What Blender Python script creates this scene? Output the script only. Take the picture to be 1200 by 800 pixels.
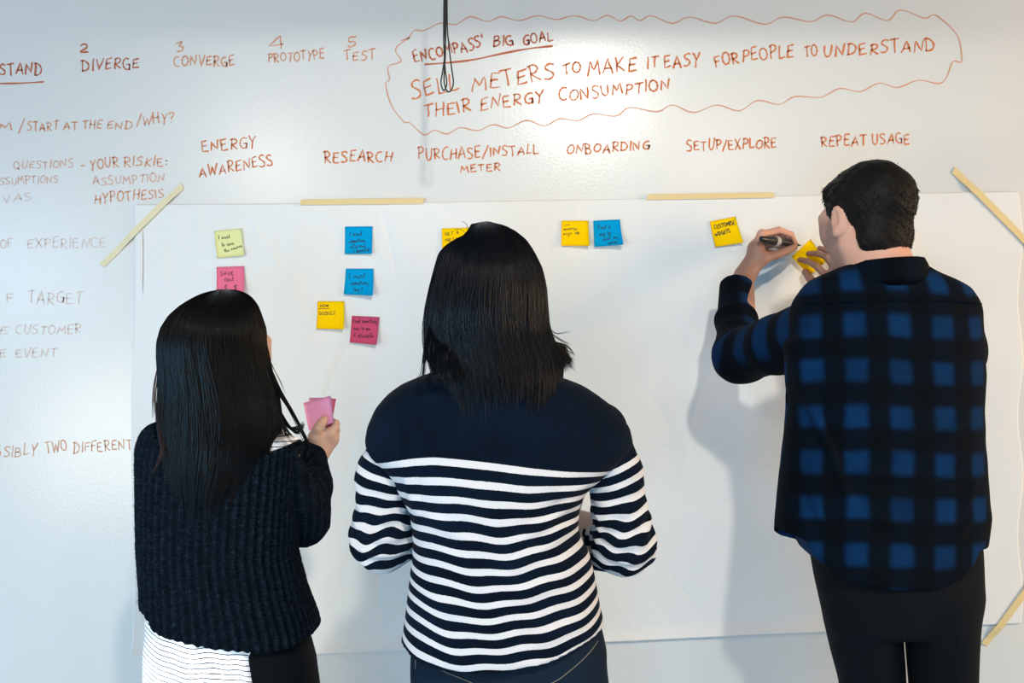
import bpy, math
import numpy as np
from mathutils import Vector, Matrix

# ------------------------------------------------------------------ scene, camera, world, lights, exposure
scene = bpy.context.scene
for o in list(bpy.data.objects):
    bpy.data.objects.remove(o)
COL = scene.collection
FPX = 1167.0          # focal length in pixels of a 1200 px wide frame (35 mm lens)
DW = 2.69             # distance camera - writing wall
CH = 1.40             # camera height

cd = bpy.data.cameras.new('camera'); cam = bpy.data.objects.new('camera', cd); COL.objects.link(cam)
cam.location = (0, -DW, CH); cam.rotation_euler = (math.pi/2, 0, 0)
cd.sensor_width = 36.0; cd.lens = 36.0*FPX/1200; cd.clip_start = 0.02
scene.camera = cam

w = bpy.data.worlds.new('room_light'); scene.world = w; w.use_nodes = True
w.node_tree.nodes['Background'].inputs[0].default_value = (0.62, 0.82, 1.0, 1)
w.node_tree.nodes['Background'].inputs[1].default_value = 0.04

scene.view_settings.view_transform = 'Standard'
scene.view_settings.look = 'None'
scene.view_settings.gamma = 1.0
scene.view_settings.use_curve_mapping = False
scene.view_settings.exposure = -0.03

def light(name, kind, loc, target, energy, color, **kw):
    l = bpy.data.lights.new(name, kind); l.energy = energy; l.color = color
    for k, v in kw.items(): setattr(l, k, v)
    o = bpy.data.objects.new(name, l); COL.objects.link(o); o.location = loc
    o.rotation_euler = (Vector(target)-Vector(loc)).to_track_quat('-Z', 'Y').to_euler()
    return o
def lit(name, kind, loc, target, rgb, **kw):          # rgb = power per channel
    e = max(rgb); light(name, kind, loc, target, e, tuple(c/e for c in rgb), **kw)
# ceiling spot behind the camera, beam aimed low on the wall
lit('ceiling_spot', 'SPOT', (0.45, -3.5, 2.95), (0.15, 0, 0.62), (214, 202, 174), spot_size=math.radians(66), spot_blend=0.85, shadow_soft_size=0.07)
# blue daylight from the high window at the left rear, and the low window band under it
lit('high_window', 'AREA', (-3.6, -4.4, 1.9), (0, 0, 1.0), (20, 26, 32), shape='RECTANGLE', size=1.2, size_y=0.9)
lit('low_window', 'AREA', (-2.2, -4.2, 0.75), (0.0, 0, 0.8), (68, 61, 48), shape='RECTANGLE', size=2.0, size_y=0.8)
# warm lit area on the right side of the room
lit('side_light', 'AREA', (3.9, -1.6, 1.6), (1.2, 0, 1.2), (98, 70, 44), shape='RECTANGLE', size=1.0, size_y=1.6)
lit('left_window', 'AREA', (-4.3, -2.2, 0.9), (0.9, 0, 0.9), (6, 24, 40), shape='RECTANGLE', size=1.0, size_y=1.6)
lit('low_blue_fill', 'AREA', (-0.40, -4.8, 0.7), (0.6, 0, 0.8), (5, 22, 40), shape='RECTANGLE', size=1.0, size_y=0.8)  # added fill light that turns the shadow beside the man bluer
# two ceiling lamps further back that glint on the glossy wall
lit('ceiling_lamp', 'POINT', (-1.70, -4.37, 2.66), (0, 0, 1), (72, 62, 52), shadow_soft_size=0.14)
lit('ceiling_lamp', 'POINT', (1.42, -4.37, 2.68), (0, 0, 1), (38, 32, 27), shadow_soft_size=0.14)

rng = np.random.default_rng(7)
def P(px, py, d=DW):
    return np.array([(px-600.0)*d/FPX, d-DW, CH-(py-400.0)*d/FPX])

# ------------------------------------------------------------------ materials
def mat(name, color=(0.5,0.5,0.5), rough=0.6, spec=0.5, **kw):
    m = bpy.data.materials.new(name); m.use_nodes = True
    b = m.node_tree.nodes['Principled BSDF']
    b.inputs['Base Color'].default_value = (*color, 1)
    b.inputs['Roughness'].default_value = rough
    b.inputs['Specular IOR Level'].default_value = spec
    for k, v in kw.items(): b.inputs[k].default_value = v
    return m
class NT:
    def __init__(s, m): s.t = m.node_tree; s.b = s.t.nodes['Principled BSDF']
    def n(s, typ, **kw):
        x = s.t.nodes.new(typ)
        for k, v in kw.items(): setattr(x, k, v)
        return x
    def l(s, a, b): s.t.links.new(a, b)
    def val(s, sock, v):
        if hasattr(v, 'is_output') or hasattr(v, 'node'): s.l(v, sock)
        else: sock.default_value = v
    def math(s, op, a, b=0.0, c=0.0, clamp=False):
        x = s.n('ShaderNodeMath', operation=op, use_clamp=clamp)
        s.val(x.inputs[0], a); s.val(x.inputs[1], b); s.val(x.inputs[2], c)
        return x.outputs[0]
    def mix(s, f, a, b):
        x = s.n('ShaderNodeMix', data_type='RGBA')
        s.val(x.inputs[0], f)
        for i, v in ((6, a), (7, b)):
            if hasattr(v, 'node'): s.l(v, x.inputs[i])
            else: x.inputs[i].default_value = (*v, 1)
        return x.outputs[2]
    def attr(s, name): return s.n('ShaderNodeAttribute', attribute_name=name).outputs['Fac']
    def noise(s, scale, detail=3, rough=0.5, vec=None, distortion=0.0):
        x = s.n('ShaderNodeTexNoise'); x.inputs['Scale'].default_value = scale
        x.inputs['Detail'].default_value = detail; x.inputs['Roughness'].default_value = rough
        x.inputs['Distortion'].default_value = distortion
        if vec is None: vec = s.n('ShaderNodeTexCoord').outputs['Object']
        s.l(vec, x.inputs['Vector']); return x.outputs['Fac']
    def bump(s, h, strength=0.3, dist=0.001, normal=None):
        x = s.n('ShaderNodeBump'); x.inputs['Strength'].default_value = strength
        x.inputs['Distance'].default_value = dist; s.l(h, x.inputs['Height'])
        if normal is not None: s.l(normal, x.inputs['Normal'])
        s.l(x.outputs[0], s.b.inputs['Normal']); return x.outputs[0]
    def scaled(s, sc):
        x = s.n('ShaderNodeMapping'); x.inputs['Scale'].default_value = sc
        s.l(s.n('ShaderNodeTexCoord').outputs['Object'], x.inputs['Vector']); return x.outputs[0]

M = {}
# glossy whiteboard paint with orange-peel relief
m = M['wall'] = mat('whiteboard_paint', (0.72, 0.72, 0.70), 0.22, 0.42); t = NT(m)
n1 = t.noise(130, 3, 0.55); n2 = t.noise(2.2, 3, 0.5)
t.l(t.mix(t.math('MULTIPLY', n2, 0.5), (0.735, 0.735, 0.715), (0.69, 0.69, 0.675)), t.b.inputs['Base Color'])
t.bump(n1, 0.5, 0.0006)
m = M['floor'] = mat('floor_carpet', (0.22, 0.46, 0.72), 0.95, 0.1); t = NT(m)
t.bump(t.noise(400, 2), 0.6, 0.003)
M['ceiling'] = mat('ceiling_paint', (0.20, 0.20, 0.20), 0.9, 0.2)
m = M['paper'] = mat('roll_paper', (0.80, 0.795, 0.775), 0.75, 0.18); t = NT(m)
t.bump(t.noise(60, 5, 0.6), 0.25, 0.0008)
m = M['tape'] = mat('masking_tape', (0.78, 0.60, 0.30), 0.7, 0.25); t = NT(m)
t.bump(t.noise(300, 3, 0.6, t.scaled((1, 1, 0.2))), 0.5, 0.0005)
M['tape_pale'] = mat('masking_tape_pale', (0.80, 0.69, 0.45), 0.7, 0.25)
for k, c in dict(ink3=(0.50, 0.13, 0.06), ink4=(0.66, 0.19, 0.06), ink2=(0.68, 0.32, 0.19), ink1=(0.70, 0.42, 0.33), ink0=(0.72, 0.56, 0.50), black_ink=(0.012, 0.014, 0.02)).items():
    M[k] = mat('marker_'+k, c, 0.6, 0.3)
for k, c in dict(yellow=(1.0, 0.62, 0.0), blue=(0.0, 0.33, 0.66), pink=(0.85, 0.17, 0.28), rose=(0.60, 0.075, 0.16), lemon=(0.80, 0.78, 0.36), lilac=(0.80, 0.33, 0.52)).items():
    M[k] = mat('note_'+k, c, 0.8, 0.06)
M['cord'] = mat('black_cable', (0.006, 0.007, 0.009), 0.5, 0.4)
M['pen'] = mat('black_plastic', (0.006, 0.006, 0.008), 0.35, 0.5)
M['penlabel'] = mat('marker_print', (0.45, 0.42, 0.40), 0.4, 0.5)
M['eye'] = mat('eyeball', (0.75, 0.72, 0.70), 0.15, 0.5)
M['iris'] = mat('iris', (0.03, 0.018, 0.01), 0.1, 0.5)
M['shoe'] = mat('shoe_leather', (0.012, 0.012, 0.014), 0.5, 0.4)
M['sole'] = mat('shoe_sole', (0.5, 0.5, 0.48), 0.7, 0.3)

def skin(name, base, lip):
    m = mat(name, base, 0.5, 0.35); t = NT(m)
    t.b.inputs['Subsurface Weight'].default_value = 0.12
    t.b.inputs['Subsurface Radius'].default_value = (0.012, 0.005, 0.003)
    n = t.noise(45, 3)
    c = t.mix(t.math('MULTIPLY', n, 0.5), base, tuple(x*y for x, y in zip(base, (0.86, 0.70, 0.66))))
    c = t.mix(t.attr('lip'), c, lip)
    c = t.mix(t.math('MULTIPLY', t.attr('stubble'), t.math('ADD', 0.35, t.math('MULTIPLY', t.noise(900, 1), 0.7)), clamp=True), c, (0.06, 0.04, 0.04))
    t.l(c, t.b.inputs['Base Color'])
    t.bump(t.noise(500, 2), 0.15, 0.0006)
    return m
M['skin_man'] = skin('skin_fair_pinkish', (0.66, 0.36, 0.26), (0.45, 0.16, 0.13))
M['skin_a'] = skin('skin_light_tan', (0.60, 0.38, 0.28), (0.45, 0.14, 0.12))
def hairmat(name, c, rough):
    m = mat(name, c, rough, 0.20)
    return m
M['hair'] = hairmat('black_hair', (0.0025, 0.0032, 0.005), 0.32)
M['hair_brown'] = hairmat('brown_black_hair', (0.0035, 0.003, 0.003), 0.32)
M['hair_short'] = mat('short_dark_brown_hair', (0.0055, 0.0045, 0.0040), 0.6, 0.16)
M['hair_loose'] = hairmat('reddish_loose_hair', (0.05, 0.022, 0.018), 0.4)

# navy knit with white stripes ("stripe" = distance in metres below the first stripe)
def striped(name, navy, white, pitch, width, bands=True):
    m = mat(name, navy, 0.85, 0.06); t = NT(m)
    s = t.attr('stripe')
    wob = t.math('MULTIPLY', t.math('SUBTRACT', t.noise(260, 2), 0.5), 0.0012)
    s2 = t.math('ADD', s, wob)
    fr = t.math('FRACT', t.math('DIVIDE', t.math('ADD', s2, width/2), pitch))
    isw = t.math('LESS_THAN', fr, width/pitch)
    if bands:
        isw = t.math('MULTIPLY', isw, t.math('GREATER_THAN', s2, -width/2))
        isw = t.math('MULTIPLY', isw, t.math('LESS_THAN', s2, pitch*12+width/2))
    nz = t.noise(12, 4, 0.6)
    nv = t.mix(t.math('MULTIPLY', t.math('POWER', nz, 2.0), 1.6, clamp=True), navy, tuple(x*3.2 for x in navy))
    t.l(t.mix(isw, nv, white), t.b.inputs['Base Color'])
    t.b.inputs['Sheen Weight'].default_value = 0.02
    t.bump(t.noise(1100, 2, 0.6, t.scaled((1, 1, 0.6))), 0.35, 0.0008)
    return m
M['breton'] = striped('navy_white_striped_jersey', (0.0009, 0.0030, 0.0075), (0.66, 0.63, 0.63), 0.0274, 0.0112)
M['tee'] = striped('white_tee_fine_stripes', (0.70, 0.68, 0.68), (0.02, 0.03, 0.06), 0.0085, 0.0016, False)
# fuzzy ribbed knit
m = M['knit'] = mat('charcoal_blue_ribbed_wool', (0.006, 0.013, 0.024), 0.95, 0.05); t = NT(m)
ribn = t.math('SINE', t.math('MULTIPLY', t.attr('rib'), 2*math.pi/0.0165))
n = t.noise(420, 3, 0.7); n2 = t.noise(90, 4, 0.7)
fz = t.math('POWER', t.math('MULTIPLY', t.math('ADD', n, t.math('MULTIPLY', n2, 0.6)), 0.80), 6.0, clamp=True)
fz = t.math('MULTIPLY', fz, t.math('ADD', 0.75, t.math('MULTIPLY', ribn, 0.35)), clamp=True)
t.l(t.mix(fz, (0.001, 0.0028, 0.0055), (0.058, 0.10, 0.15)), t.b.inputs['Base Color'])
st = t.math('SINE', t.math('MULTIPLY', t.attr('row'), 2*math.pi/0.0075))
h = t.math('ADD', t.math('MULTIPLY', ribn, 0.8), t.math('ADD', t.math('MULTIPLY', st, 0.35), t.math('MULTIPLY', n, 1.2)))
t.bump(h, 0.9, 0.0016)
# buffalo check flannel
m = M['plaid'] = mat('dark_navy_check_flannel', (0.003, 0.006, 0.012), 0.9, 0.08); t = NT(m)
def band(a, period, width, soft):
    f = t.math('FRACT', t.math('DIVIDE', a, period))
    d = t.math('ABSOLUTE', t.math('SUBTRACT', f, 0.5))
    x = t.n('ShaderNodeMapRange', interpolation_type='SMOOTHSTEP'); t.l(d, x.inputs[0])
    x.inputs[1].default_value = width/period/2+soft; x.inputs[2].default_value = width/period/2-soft
    return x.outputs[0]
wv = t.math('MULTIPLY', t.math('SUBTRACT', t.noise(14, 2), 0.5), 0.012)
bu = band(t.math('ADD', t.attr('pu'), wv), 0.086, 0.042, 0.11); bv = band(t.math('ADD', t.attr('pv'), wv), 0.0893, 0.044, 0.11)
both = t.math('MULTIPLY', bu, bv); one = t.math('MULTIPLY', t.math('MAXIMUM', bu, bv), 0.06)
f = t.math('MULTIPLY', t.math('MAXIMUM', both, one), t.math('ADD', 0.45, t.math('MULTIPLY', t.math('MULTIPLY', t.noise(500, 2, 0.7), t.math('MULTIPLY', t.noise(11, 1), 1.6)), 0.95)), clamp=True)
t.l(t.mix(f, (0.0010, 0.0024, 0.0045), (0.002, 0.026, 0.085)), t.b.inputs['Base Color'])
t.bump(t.noise(900, 2), 0.3, 0.0006)
def cloth(name, c, sc=700, var=1.8):
    m = mat(name, c, 0.85, 0.12); t = NT(m)
    t.l(t.mix(t.noise(sc, 3, 0.7), c, tuple(x*var for x in c)), t.b.inputs['Base Color'])
    t.bump(t.noise(sc*1.3, 2), 0.3, 0.0006); return m
M['trousers'] = cloth('black_trousers', (0.002, 0.003, 0.0045))
M['denim'] = cloth('dark_denim', (0.003, 0.008, 0.016), 500, 2.4)
M['thread'] = mat('seam_thread', (0.16, 0.15, 0.13), 0.8, 0.2)
M['yoke'] = mat('navy_seam', (0.0012, 0.004, 0.010), 0.9, 0.05)

# ------------------------------------------------------------------ mesh helpers
def link_mesh(name, verts, faces, m, parent=None, smooth=True, attrs=None, root=None, matidx=None):
    """verts in world metres; faces as an (n,3|4) array or a list; stored relative to the parent thing's base"""
    me = bpy.data.meshes.new(name)
    verts = np.asarray(verts, dtype=np.float64)
    off = np.zeros(3)
    p = parent
    while p is not None:
        off = off + np.array(p.location); p = p.parent
    v = (verts-off).astype(np.float32)
    if isinstance(faces, np.ndarray):
        n, k = faces.shape
        me.vertices.add(len(v)); me.vertices.foreach_set('co', v.ravel())
        me.loops.add(n*k); me.loops.foreach_set('vertex_index', faces.astype(np.int32).ravel())
        me.polygons.add(n); me.polygons.foreach_set('loop_start', np.arange(0, n*k, k, dtype=np.int32))
        me.update(calc_edges=True)
    else:
        me.from_pydata([tuple(x) for x in v], [], faces)
    if smooth: me.polygons.foreach_set('use_smooth', np.ones(len(me.polygons), dtype=bool))
    for mm in (m if isinstance(m, (list, tuple)) else [m]): me.materials.append(mm)
    if matidx is not None: me.polygons.foreach_set('material_index', np.asarray(matidx, dtype=np.int32))
    for k, a in (attrs or {}).items():
        at = me.attributes.new(k, 'FLOAT', 'POINT'); at.data.foreach_set('value', np.asarray(a, dtype=np.float32))
    o = bpy.data.objects.new(name, me); COL.objects.link(o)
    if parent is not None: o.parent = parent
    return o
def tag(o, label, cat=None, group=None, kind=None):
    o['label'] = label
    if cat: o['category'] = cat
    if group: o['group'] = group
    if kind: o['kind'] = kind
    return o
def thing(name, label, cat, loc, group=None):
    o = bpy.data.objects.new(name, None); COL.objects.link(o); o.location = loc; o.empty_display_size = 0.1
    return tag(o, label, cat, group)
def box(lo, hi):
    x0, y0, z0 = lo; x1, y1, z1 = hi
    v = [(x0,y0,z0),(x1,y0,z0),(x1,y1,z0),(x0,y1,z0),(x0,y0,z1),(x1,y0,z1),(x1,y1,z1),(x0,y1,z1)]
    return v, [(0,3,2,1),(4,5,6,7),(0,1,5,4),(1,2,6,5),(2,3,7,6),(3,0,4,7)]
def catmull(pts, n=6):
    p = np.asarray(pts, float); q = np.vstack([2*p[0]-p[1], p, 2*p[-1]-p[-2]]); out = []
    for i in range(1, len(q)-2):
        for t in np.arange(n)/n:
            out.append(0.5*((2*q[i])+(-q[i-1]+q[i+1])*t+(2*q[i-1]-5*q[i]+4*q[i+1]-q[i+2])*t*t+(-q[i-1]+3*q[i]-3*q[i+1]+q[i+2])*t**3))
    out.append(p[-1]); return np.array(out)
def tubes(paths, radii, sides=3, taper=True):
    """many tubes at once -> verts, faces ; paths (S,K,3) ; radii (S,)"""
    paths = np.asarray(paths, float); S, K, _ = paths.shape
    T = np.gradient(paths, axis=1); T /= np.linalg.norm(T, axis=2, keepdims=True)+1e-9
    ref = np.array([0.31, 0.87, 0.12]); A = np.cross(T, ref); A /= np.linalg.norm(A, axis=2, keepdims=True)+1e-9
    B = np.cross(T, A)
    r = np.asarray(radii, float).reshape(S, -1)
    if r.shape[1] == 1: r = np.repeat(r, K, 1)
    if taper: r = r*np.clip(1.15-np.linspace(0, 1, K)**4, 0.12, 1)[None]
    V = []
    for j in range(sides):
        a = 2*math.pi*j/sides
        V.append(paths+r[..., None]*(math.cos(a)*A+math.sin(a)*B))
    V = np.stack(V, 2)                               # S,K,sides,3
    idx = np.arange(S*K*sides).reshape(S, K, sides)
    nx = np.roll(idx, -1, axis=2)
    F = np.stack([idx[:, :-1], nx[:, :-1], nx[:, 1:], idx[:, 1:]], -1).reshape(-1, 4)
    return V.reshape(-1, 3), F
def ico(c, r, n=12):
    vs, fs = [], []
    for i in range(n+1):
        for j in range(2*n):
            a, b = math.pi*i/n, math.pi*j/n
            vs.append((c[0]+r[0]*math.sin(a)*math.cos(b), c[1]+r[1]*math.sin(a)*math.sin(b), c[2]+r[2]*math.cos(a)))
    for i in range(n):
        for j in range(2*n):
            fs.append((i*2*n+j, (i+1)*2*n+j, (i+1)*2*n+(j+1) % (2*n), i*2*n+(j+1) % (2*n)))
    return np.array(vs), np.array(fs)

# ------------------------------------------------------------------ distance fields -> surface
class Field:
    def __init__(s, xs, ys, zs):
        s.ax = [np.asarray(a, np.float32) for a in (xs, ys, zs)]
        s.F = np.full([len(a) for a in s.ax], 1.0, np.float32)
    def sub(s, lo, hi, mg):
        sl = []
        for a, l, h in zip(s.ax, lo, hi):
            i0 = max(0, np.searchsorted(a, l-mg)-1); i1 = min(len(a), np.searchsorted(a, h+mg)+1)
            if i1 <= i0: return None
            sl.append(slice(i0, i1))
        X = s.ax[0][sl[0]][:, None, None]; Y = s.ax[1][sl[1]][None, :, None]; Z = s.ax[2][sl[2]][None, None, :]
        return tuple(sl), X, Y, Z
    def add(s, fn, lo, hi, k=0.02, op='add', mg=0.02):
        r = s.sub(lo, hi, mg+k)
        if r is None: return
        sl, X, Y, Z = r; d = fn(X, Y, Z).astype(np.float32); A = s.F[sl]
        if op == 'add':
            if k > 0:
                h = np.maximum(k-np.abs(A-d), 0)/k; s.F[sl] = np.minimum(A, d)-h*h*k*0.25
            else: s.F[sl] = np.minimum(A, d)
        else:                                       # smooth subtraction
            d = -d
            if k > 0:
                h = np.maximum(k-np.abs(A-d), 0)/k; s.F[sl] = np.maximum(A, d)+h*h*k*0.25
            else: s.F[sl] = np.maximum(A, d)
    def cap(s, a, b, ra, rb, k=0.02, op='add'):
        a = np.asarray(a, float); b = np.asarray(b, float); ba = b-a; L = max(float(ba@ba), 1e-9); m = max(ra, rb)
        def fn(X, Y, Z):
            t = np.clip(((X-a[0])*ba[0]+(Y-a[1])*ba[1]+(Z-a[2])*ba[2])/L, 0, 1)
            return np.sqrt((X-a[0]-t*ba[0])**2+(Y-a[1]-t*ba[1])**2+(Z-a[2]-t*ba[2])**2)-(ra+(rb-ra)*t)
        s.add(fn, np.minimum(a, b)-m, np.maximum(a, b)+m, k, op)
    def chain(s, pts, k=0.02):
        for (a, ra), (b, rb) in zip(pts[:-1], pts[1:]): s.cap(a, b, ra, rb, k)
    def ell(s, c, r, R=None, k=0.02, op='add'):
        c = np.asarray(c, float); r = np.asarray(r, float); m = r.max()
        R = np.eye(3) if R is None else R            # columns = local axes in world
        def fn(X, Y, Z):
            x, y, z = X-c[0], Y-c[1], Z-c[2]
            u = (x*R[0,0]+y*R[1,0]+z*R[2,0])/r[0]; v = (x*R[0,1]+y*R[1,1]+z*R[2,1])/r[1]; w_ = (x*R[0,2]+y*R[1,2]+z*R[2,2])/r[2]
            k0 = np.sqrt(u*u+v*v+w_*w_); k1 = np.sqrt((u/r[0])**2+(v/r[1])**2+(w_/r[2])**2)+1e-6
            return k0*(k0-1)/k1
        s.add(fn, c-m, c+m, k, op)
    def loft(s, L, k=0.02, grow=0.0):
        def fn(X, Y, Z):
            cx, a, cy, b, p = L.at(Z)
            a = a+grow; b = b+grow
            q = (np.abs((X-cx)/a)**p+np.abs((Y-cy)/b)**p)**(1/p)
            d = (q-1)*np.minimum(a, b)
            return np.maximum(d, np.maximum(Z-L.z1-grow, L.z0-Z))
        s.add(fn, L.lo-abs(grow), L.hi+abs(grow), k)
    def cut(s, fn):                                  # intersect with fn<0 everywhere
        X, Y, Z = s.ax[0][:, None, None], s.ax[1][None, :, None], s.ax[2][None, None, :]
        s.F = np.maximum(s.F, fn(X, Y, Z).astype(np.float32))
    def mesh(s):
        F = s.F; ins = F < 0; nx, ny, nz = F.shape
        c = np.zeros((nx-1, ny-1, nz-1), np.int8)
        for i in (0, 1):
            for j in (0, 1):
                for k in (0, 1): c += ins[i:nx-1+i, j:ny-1+j, k:nz-1+k]
        act = (c > 0) & (c < 8); I, J, K = np.nonzero(act); n = len(I)
        idx = np.full(act.shape, -1, np.int32); idx[act] = np.arange(n)
        pos = np.zeros((n, 3)); cnt = np.zeros(n)
        cell = (I, J, K); ax = s.ax
        for d in range(3):
            e = [(d+1) % 3, (d+2) % 3]
            for u in (0, 1):
                for v in (0, 1):
                    o0 = [0, 0, 0]; o0[e[0]] = u; o0[e[1]] = v; o1 = list(o0); o1[d] = 1
                    i0 = tuple(cell[q]+o0[q] for q in range(3)); i1 = tuple(cell[q]+o1[q] for q in range(3))
                    f0 = F[i0]; f1 = F[i1]; cr = (f0 < 0) != (f1 < 0)
                    tt = np.where(cr, f0/np.where(cr, f0-f1, 1), 0)
                    for q in range(3):
                        p0 = ax[q][i0[q]]; p1 = ax[q][i1[q]]
                        pos[:, q] += np.where(cr, p0+(p1-p0)*tt, 0)
                    cnt += cr
        pos /= cnt[:, None]
        quads = []
        for d in range(3):
            e0, e1 = (d+1) % 3, (d+2) % 3
            A = np.moveaxis(ins, (d, e0, e1), (0, 1, 2)); D = np.moveaxis(idx, (d, e0, e1), (0, 1, 2))
            ch = A[:-1] != A[1:]; ch[:, 0] = False; ch[:, -1] = False; ch[:, :, 0] = False; ch[:, :, -1] = False
            a, b, cc = np.nonzero(ch)
            q = np.stack([D[a, b-1, cc-1], D[a, b, cc-1], D[a, b, cc], D[a, b-1, cc]], 1)
            fl = A[a+1, b, cc]                        # inside is on the far side
            q[fl] = q[fl][:, ::-1]
            quads.append(q)
        Q = np.vstack(quads); Q = Q[(Q >= 0).all(1)]
        return pos, Q
def relax(V, Q, it=2, lam=0.5):
    n = len(V)
    for _ in range(it):
        S = np.zeros_like(V); c = np.zeros(n)
        for i in range(4):
            a = Q[:, i]; b = Q[:, (i+1) % 4]
            for q in range(3):
                S[:, q] += np.bincount(a, V[b, q], n)+np.bincount(b, V[a, q], n)
            c += np.bincount(a, minlength=n)+np.bincount(b, minlength=n)
        V = V+lam*(S/np.maximum(c, 1)[:, None]-V)
    return V
def normals(V, Q):
    N = np.cross(V[Q[:, 2]]-V[Q[:, 0]], V[Q[:, 3]]-V[Q[:, 1]]); n = len(V); out = np.zeros_like(V)
    for i in range(4):
        for q in range(3): out[:, q] += np.bincount(Q[:, i], N[:, q], n)
    return out/(np.linalg.norm(out, axis=1, keepdims=True)+1e-12)
def wav(V, scale, seed, n=7, aniso=(1, 1, 1)):
    """smooth pseudo-noise in -1..1"""
    r = np.random.default_rng(seed); out = np.zeros(len(V))
    for _ in range(n):
        k = r.normal(size=3)*np.array(aniso)*scale; ph = r.uniform(0, 6.28)
        out += np.sin(V@k+ph+1.5*np.sin(V@(k[::-1]*0.6)+ph*2))
    return out/n*1.6
class Loft:
    """rows: (z, cx, a, cy, b) ; from pixel rows with px()"""
    def __init__(s, rows, p=2.3, smooth=3):
        rows = sorted(rows); R = np.array(rows, float); zz = np.linspace(R[0, 0], R[-1, 0], 240)
        cols = [np.interp(zz, R[:, 0], R[:, i]) for i in range(1, 5)]
        ker = np.array([1, 4, 6, 4, 1])/16.0
        for _ in range(smooth*2):
            cols = [np.convolve(np.pad(c, 2, mode='edge'), ker, 'valid') for c in cols]
        s.zz = zz; s.cols = cols; s.p = p; s.z0 = R[0, 0]; s.z1 = R[-1, 0]
        cx, a, cy, b = cols
        s.lo = np.array([(cx-a).min(), (cy-b).min(), s.z0]); s.hi = np.array([(cx+a).max(), (cy+b).max(), s.z1])
    def at(s, Z):
        sh = np.shape(Z); zf = np.ravel(Z)
        c = [np.interp(zf, s.zz, q).reshape(sh) for q in s.cols]
        return (*c, s.p)
def pxrows(rows, d, cyoff=0.0):
    """rows (py, xl, xr, half depth[, depth offset]) seen at distance d"""
    out = []
    for r in rows:
        py, xl, xr, b = r[:4]; dy = r[4] if len(r) > 4 else cyoff
        k = d/FPX
        out.append((CH-(py-400)*k, ((xl+xr)/2-600)*k, (xr-xl)/2*k, d-DW+dy, b))
    return out
def axis(segs):
    """segs [(start, step), ..., (end,)]"""
    out = []
    for (a, h), nxt in zip(segs[:-1], segs[1:]):
        n = max(1, int(round((nxt[0]-a)/h))); out.append(np.linspace(a, nxt[0], n, endpoint=False))
    out.append([segs[-1][0]]); return np.concatenate(out)
# ------------------------------------------------------------------ room shell
v, f = box((-4.5, 0.0, 0.0), (4.5, 0.12, 3.05))
wall = link_mesh('wall_back', v, f, M['wall'], smooth=False); tag(wall, 'white glossy dry-erase wall covered in orange marker writing', kind='structure')
v, f = box((-4.5, -5.5, -0.05), (4.5, 0.12, 0.0)); fl = link_mesh('floor', v, f, M['floor'], smooth=False); tag(fl, 'blue carpet floor', kind='structure')
v, f = box((-4.5, -5.5, 3.05), (4.5, 0.12, 3.1)); ce = link_mesh('ceiling', v, f, M['ceiling'], smooth=False); tag(ce, 'dark grey ceiling', kind='structure')

v, f = box((-4.5, -1.35, 2.507), (4.5, -1.15, 3.05)); be = link_mesh('shade_slab_1', v, f, M['ceiling'], smooth=False); tag(be, 'unseen grey slab added to shade the top of the writing wall', kind='structure')  # unseen slab, added to keep the spot off the wall top
vv, ff = ico((-0.31, -0.80, 2.60), (.13, .13, .15), 12); vt, ft = tubes(np.array([[(-0.31, -0.80, 2.7), (-0.31, -0.80, 2.9), (-0.31, -0.80, 3.05)]]), [.012], 8, taper=False)
link_mesh('hanging_occluder', np.vstack([vv, vt]), np.vstack([ff, ft+len(vv)]), M['cord'], ce)  # unseen globe on a rod, added to cast a round shadow on the wall top

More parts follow.
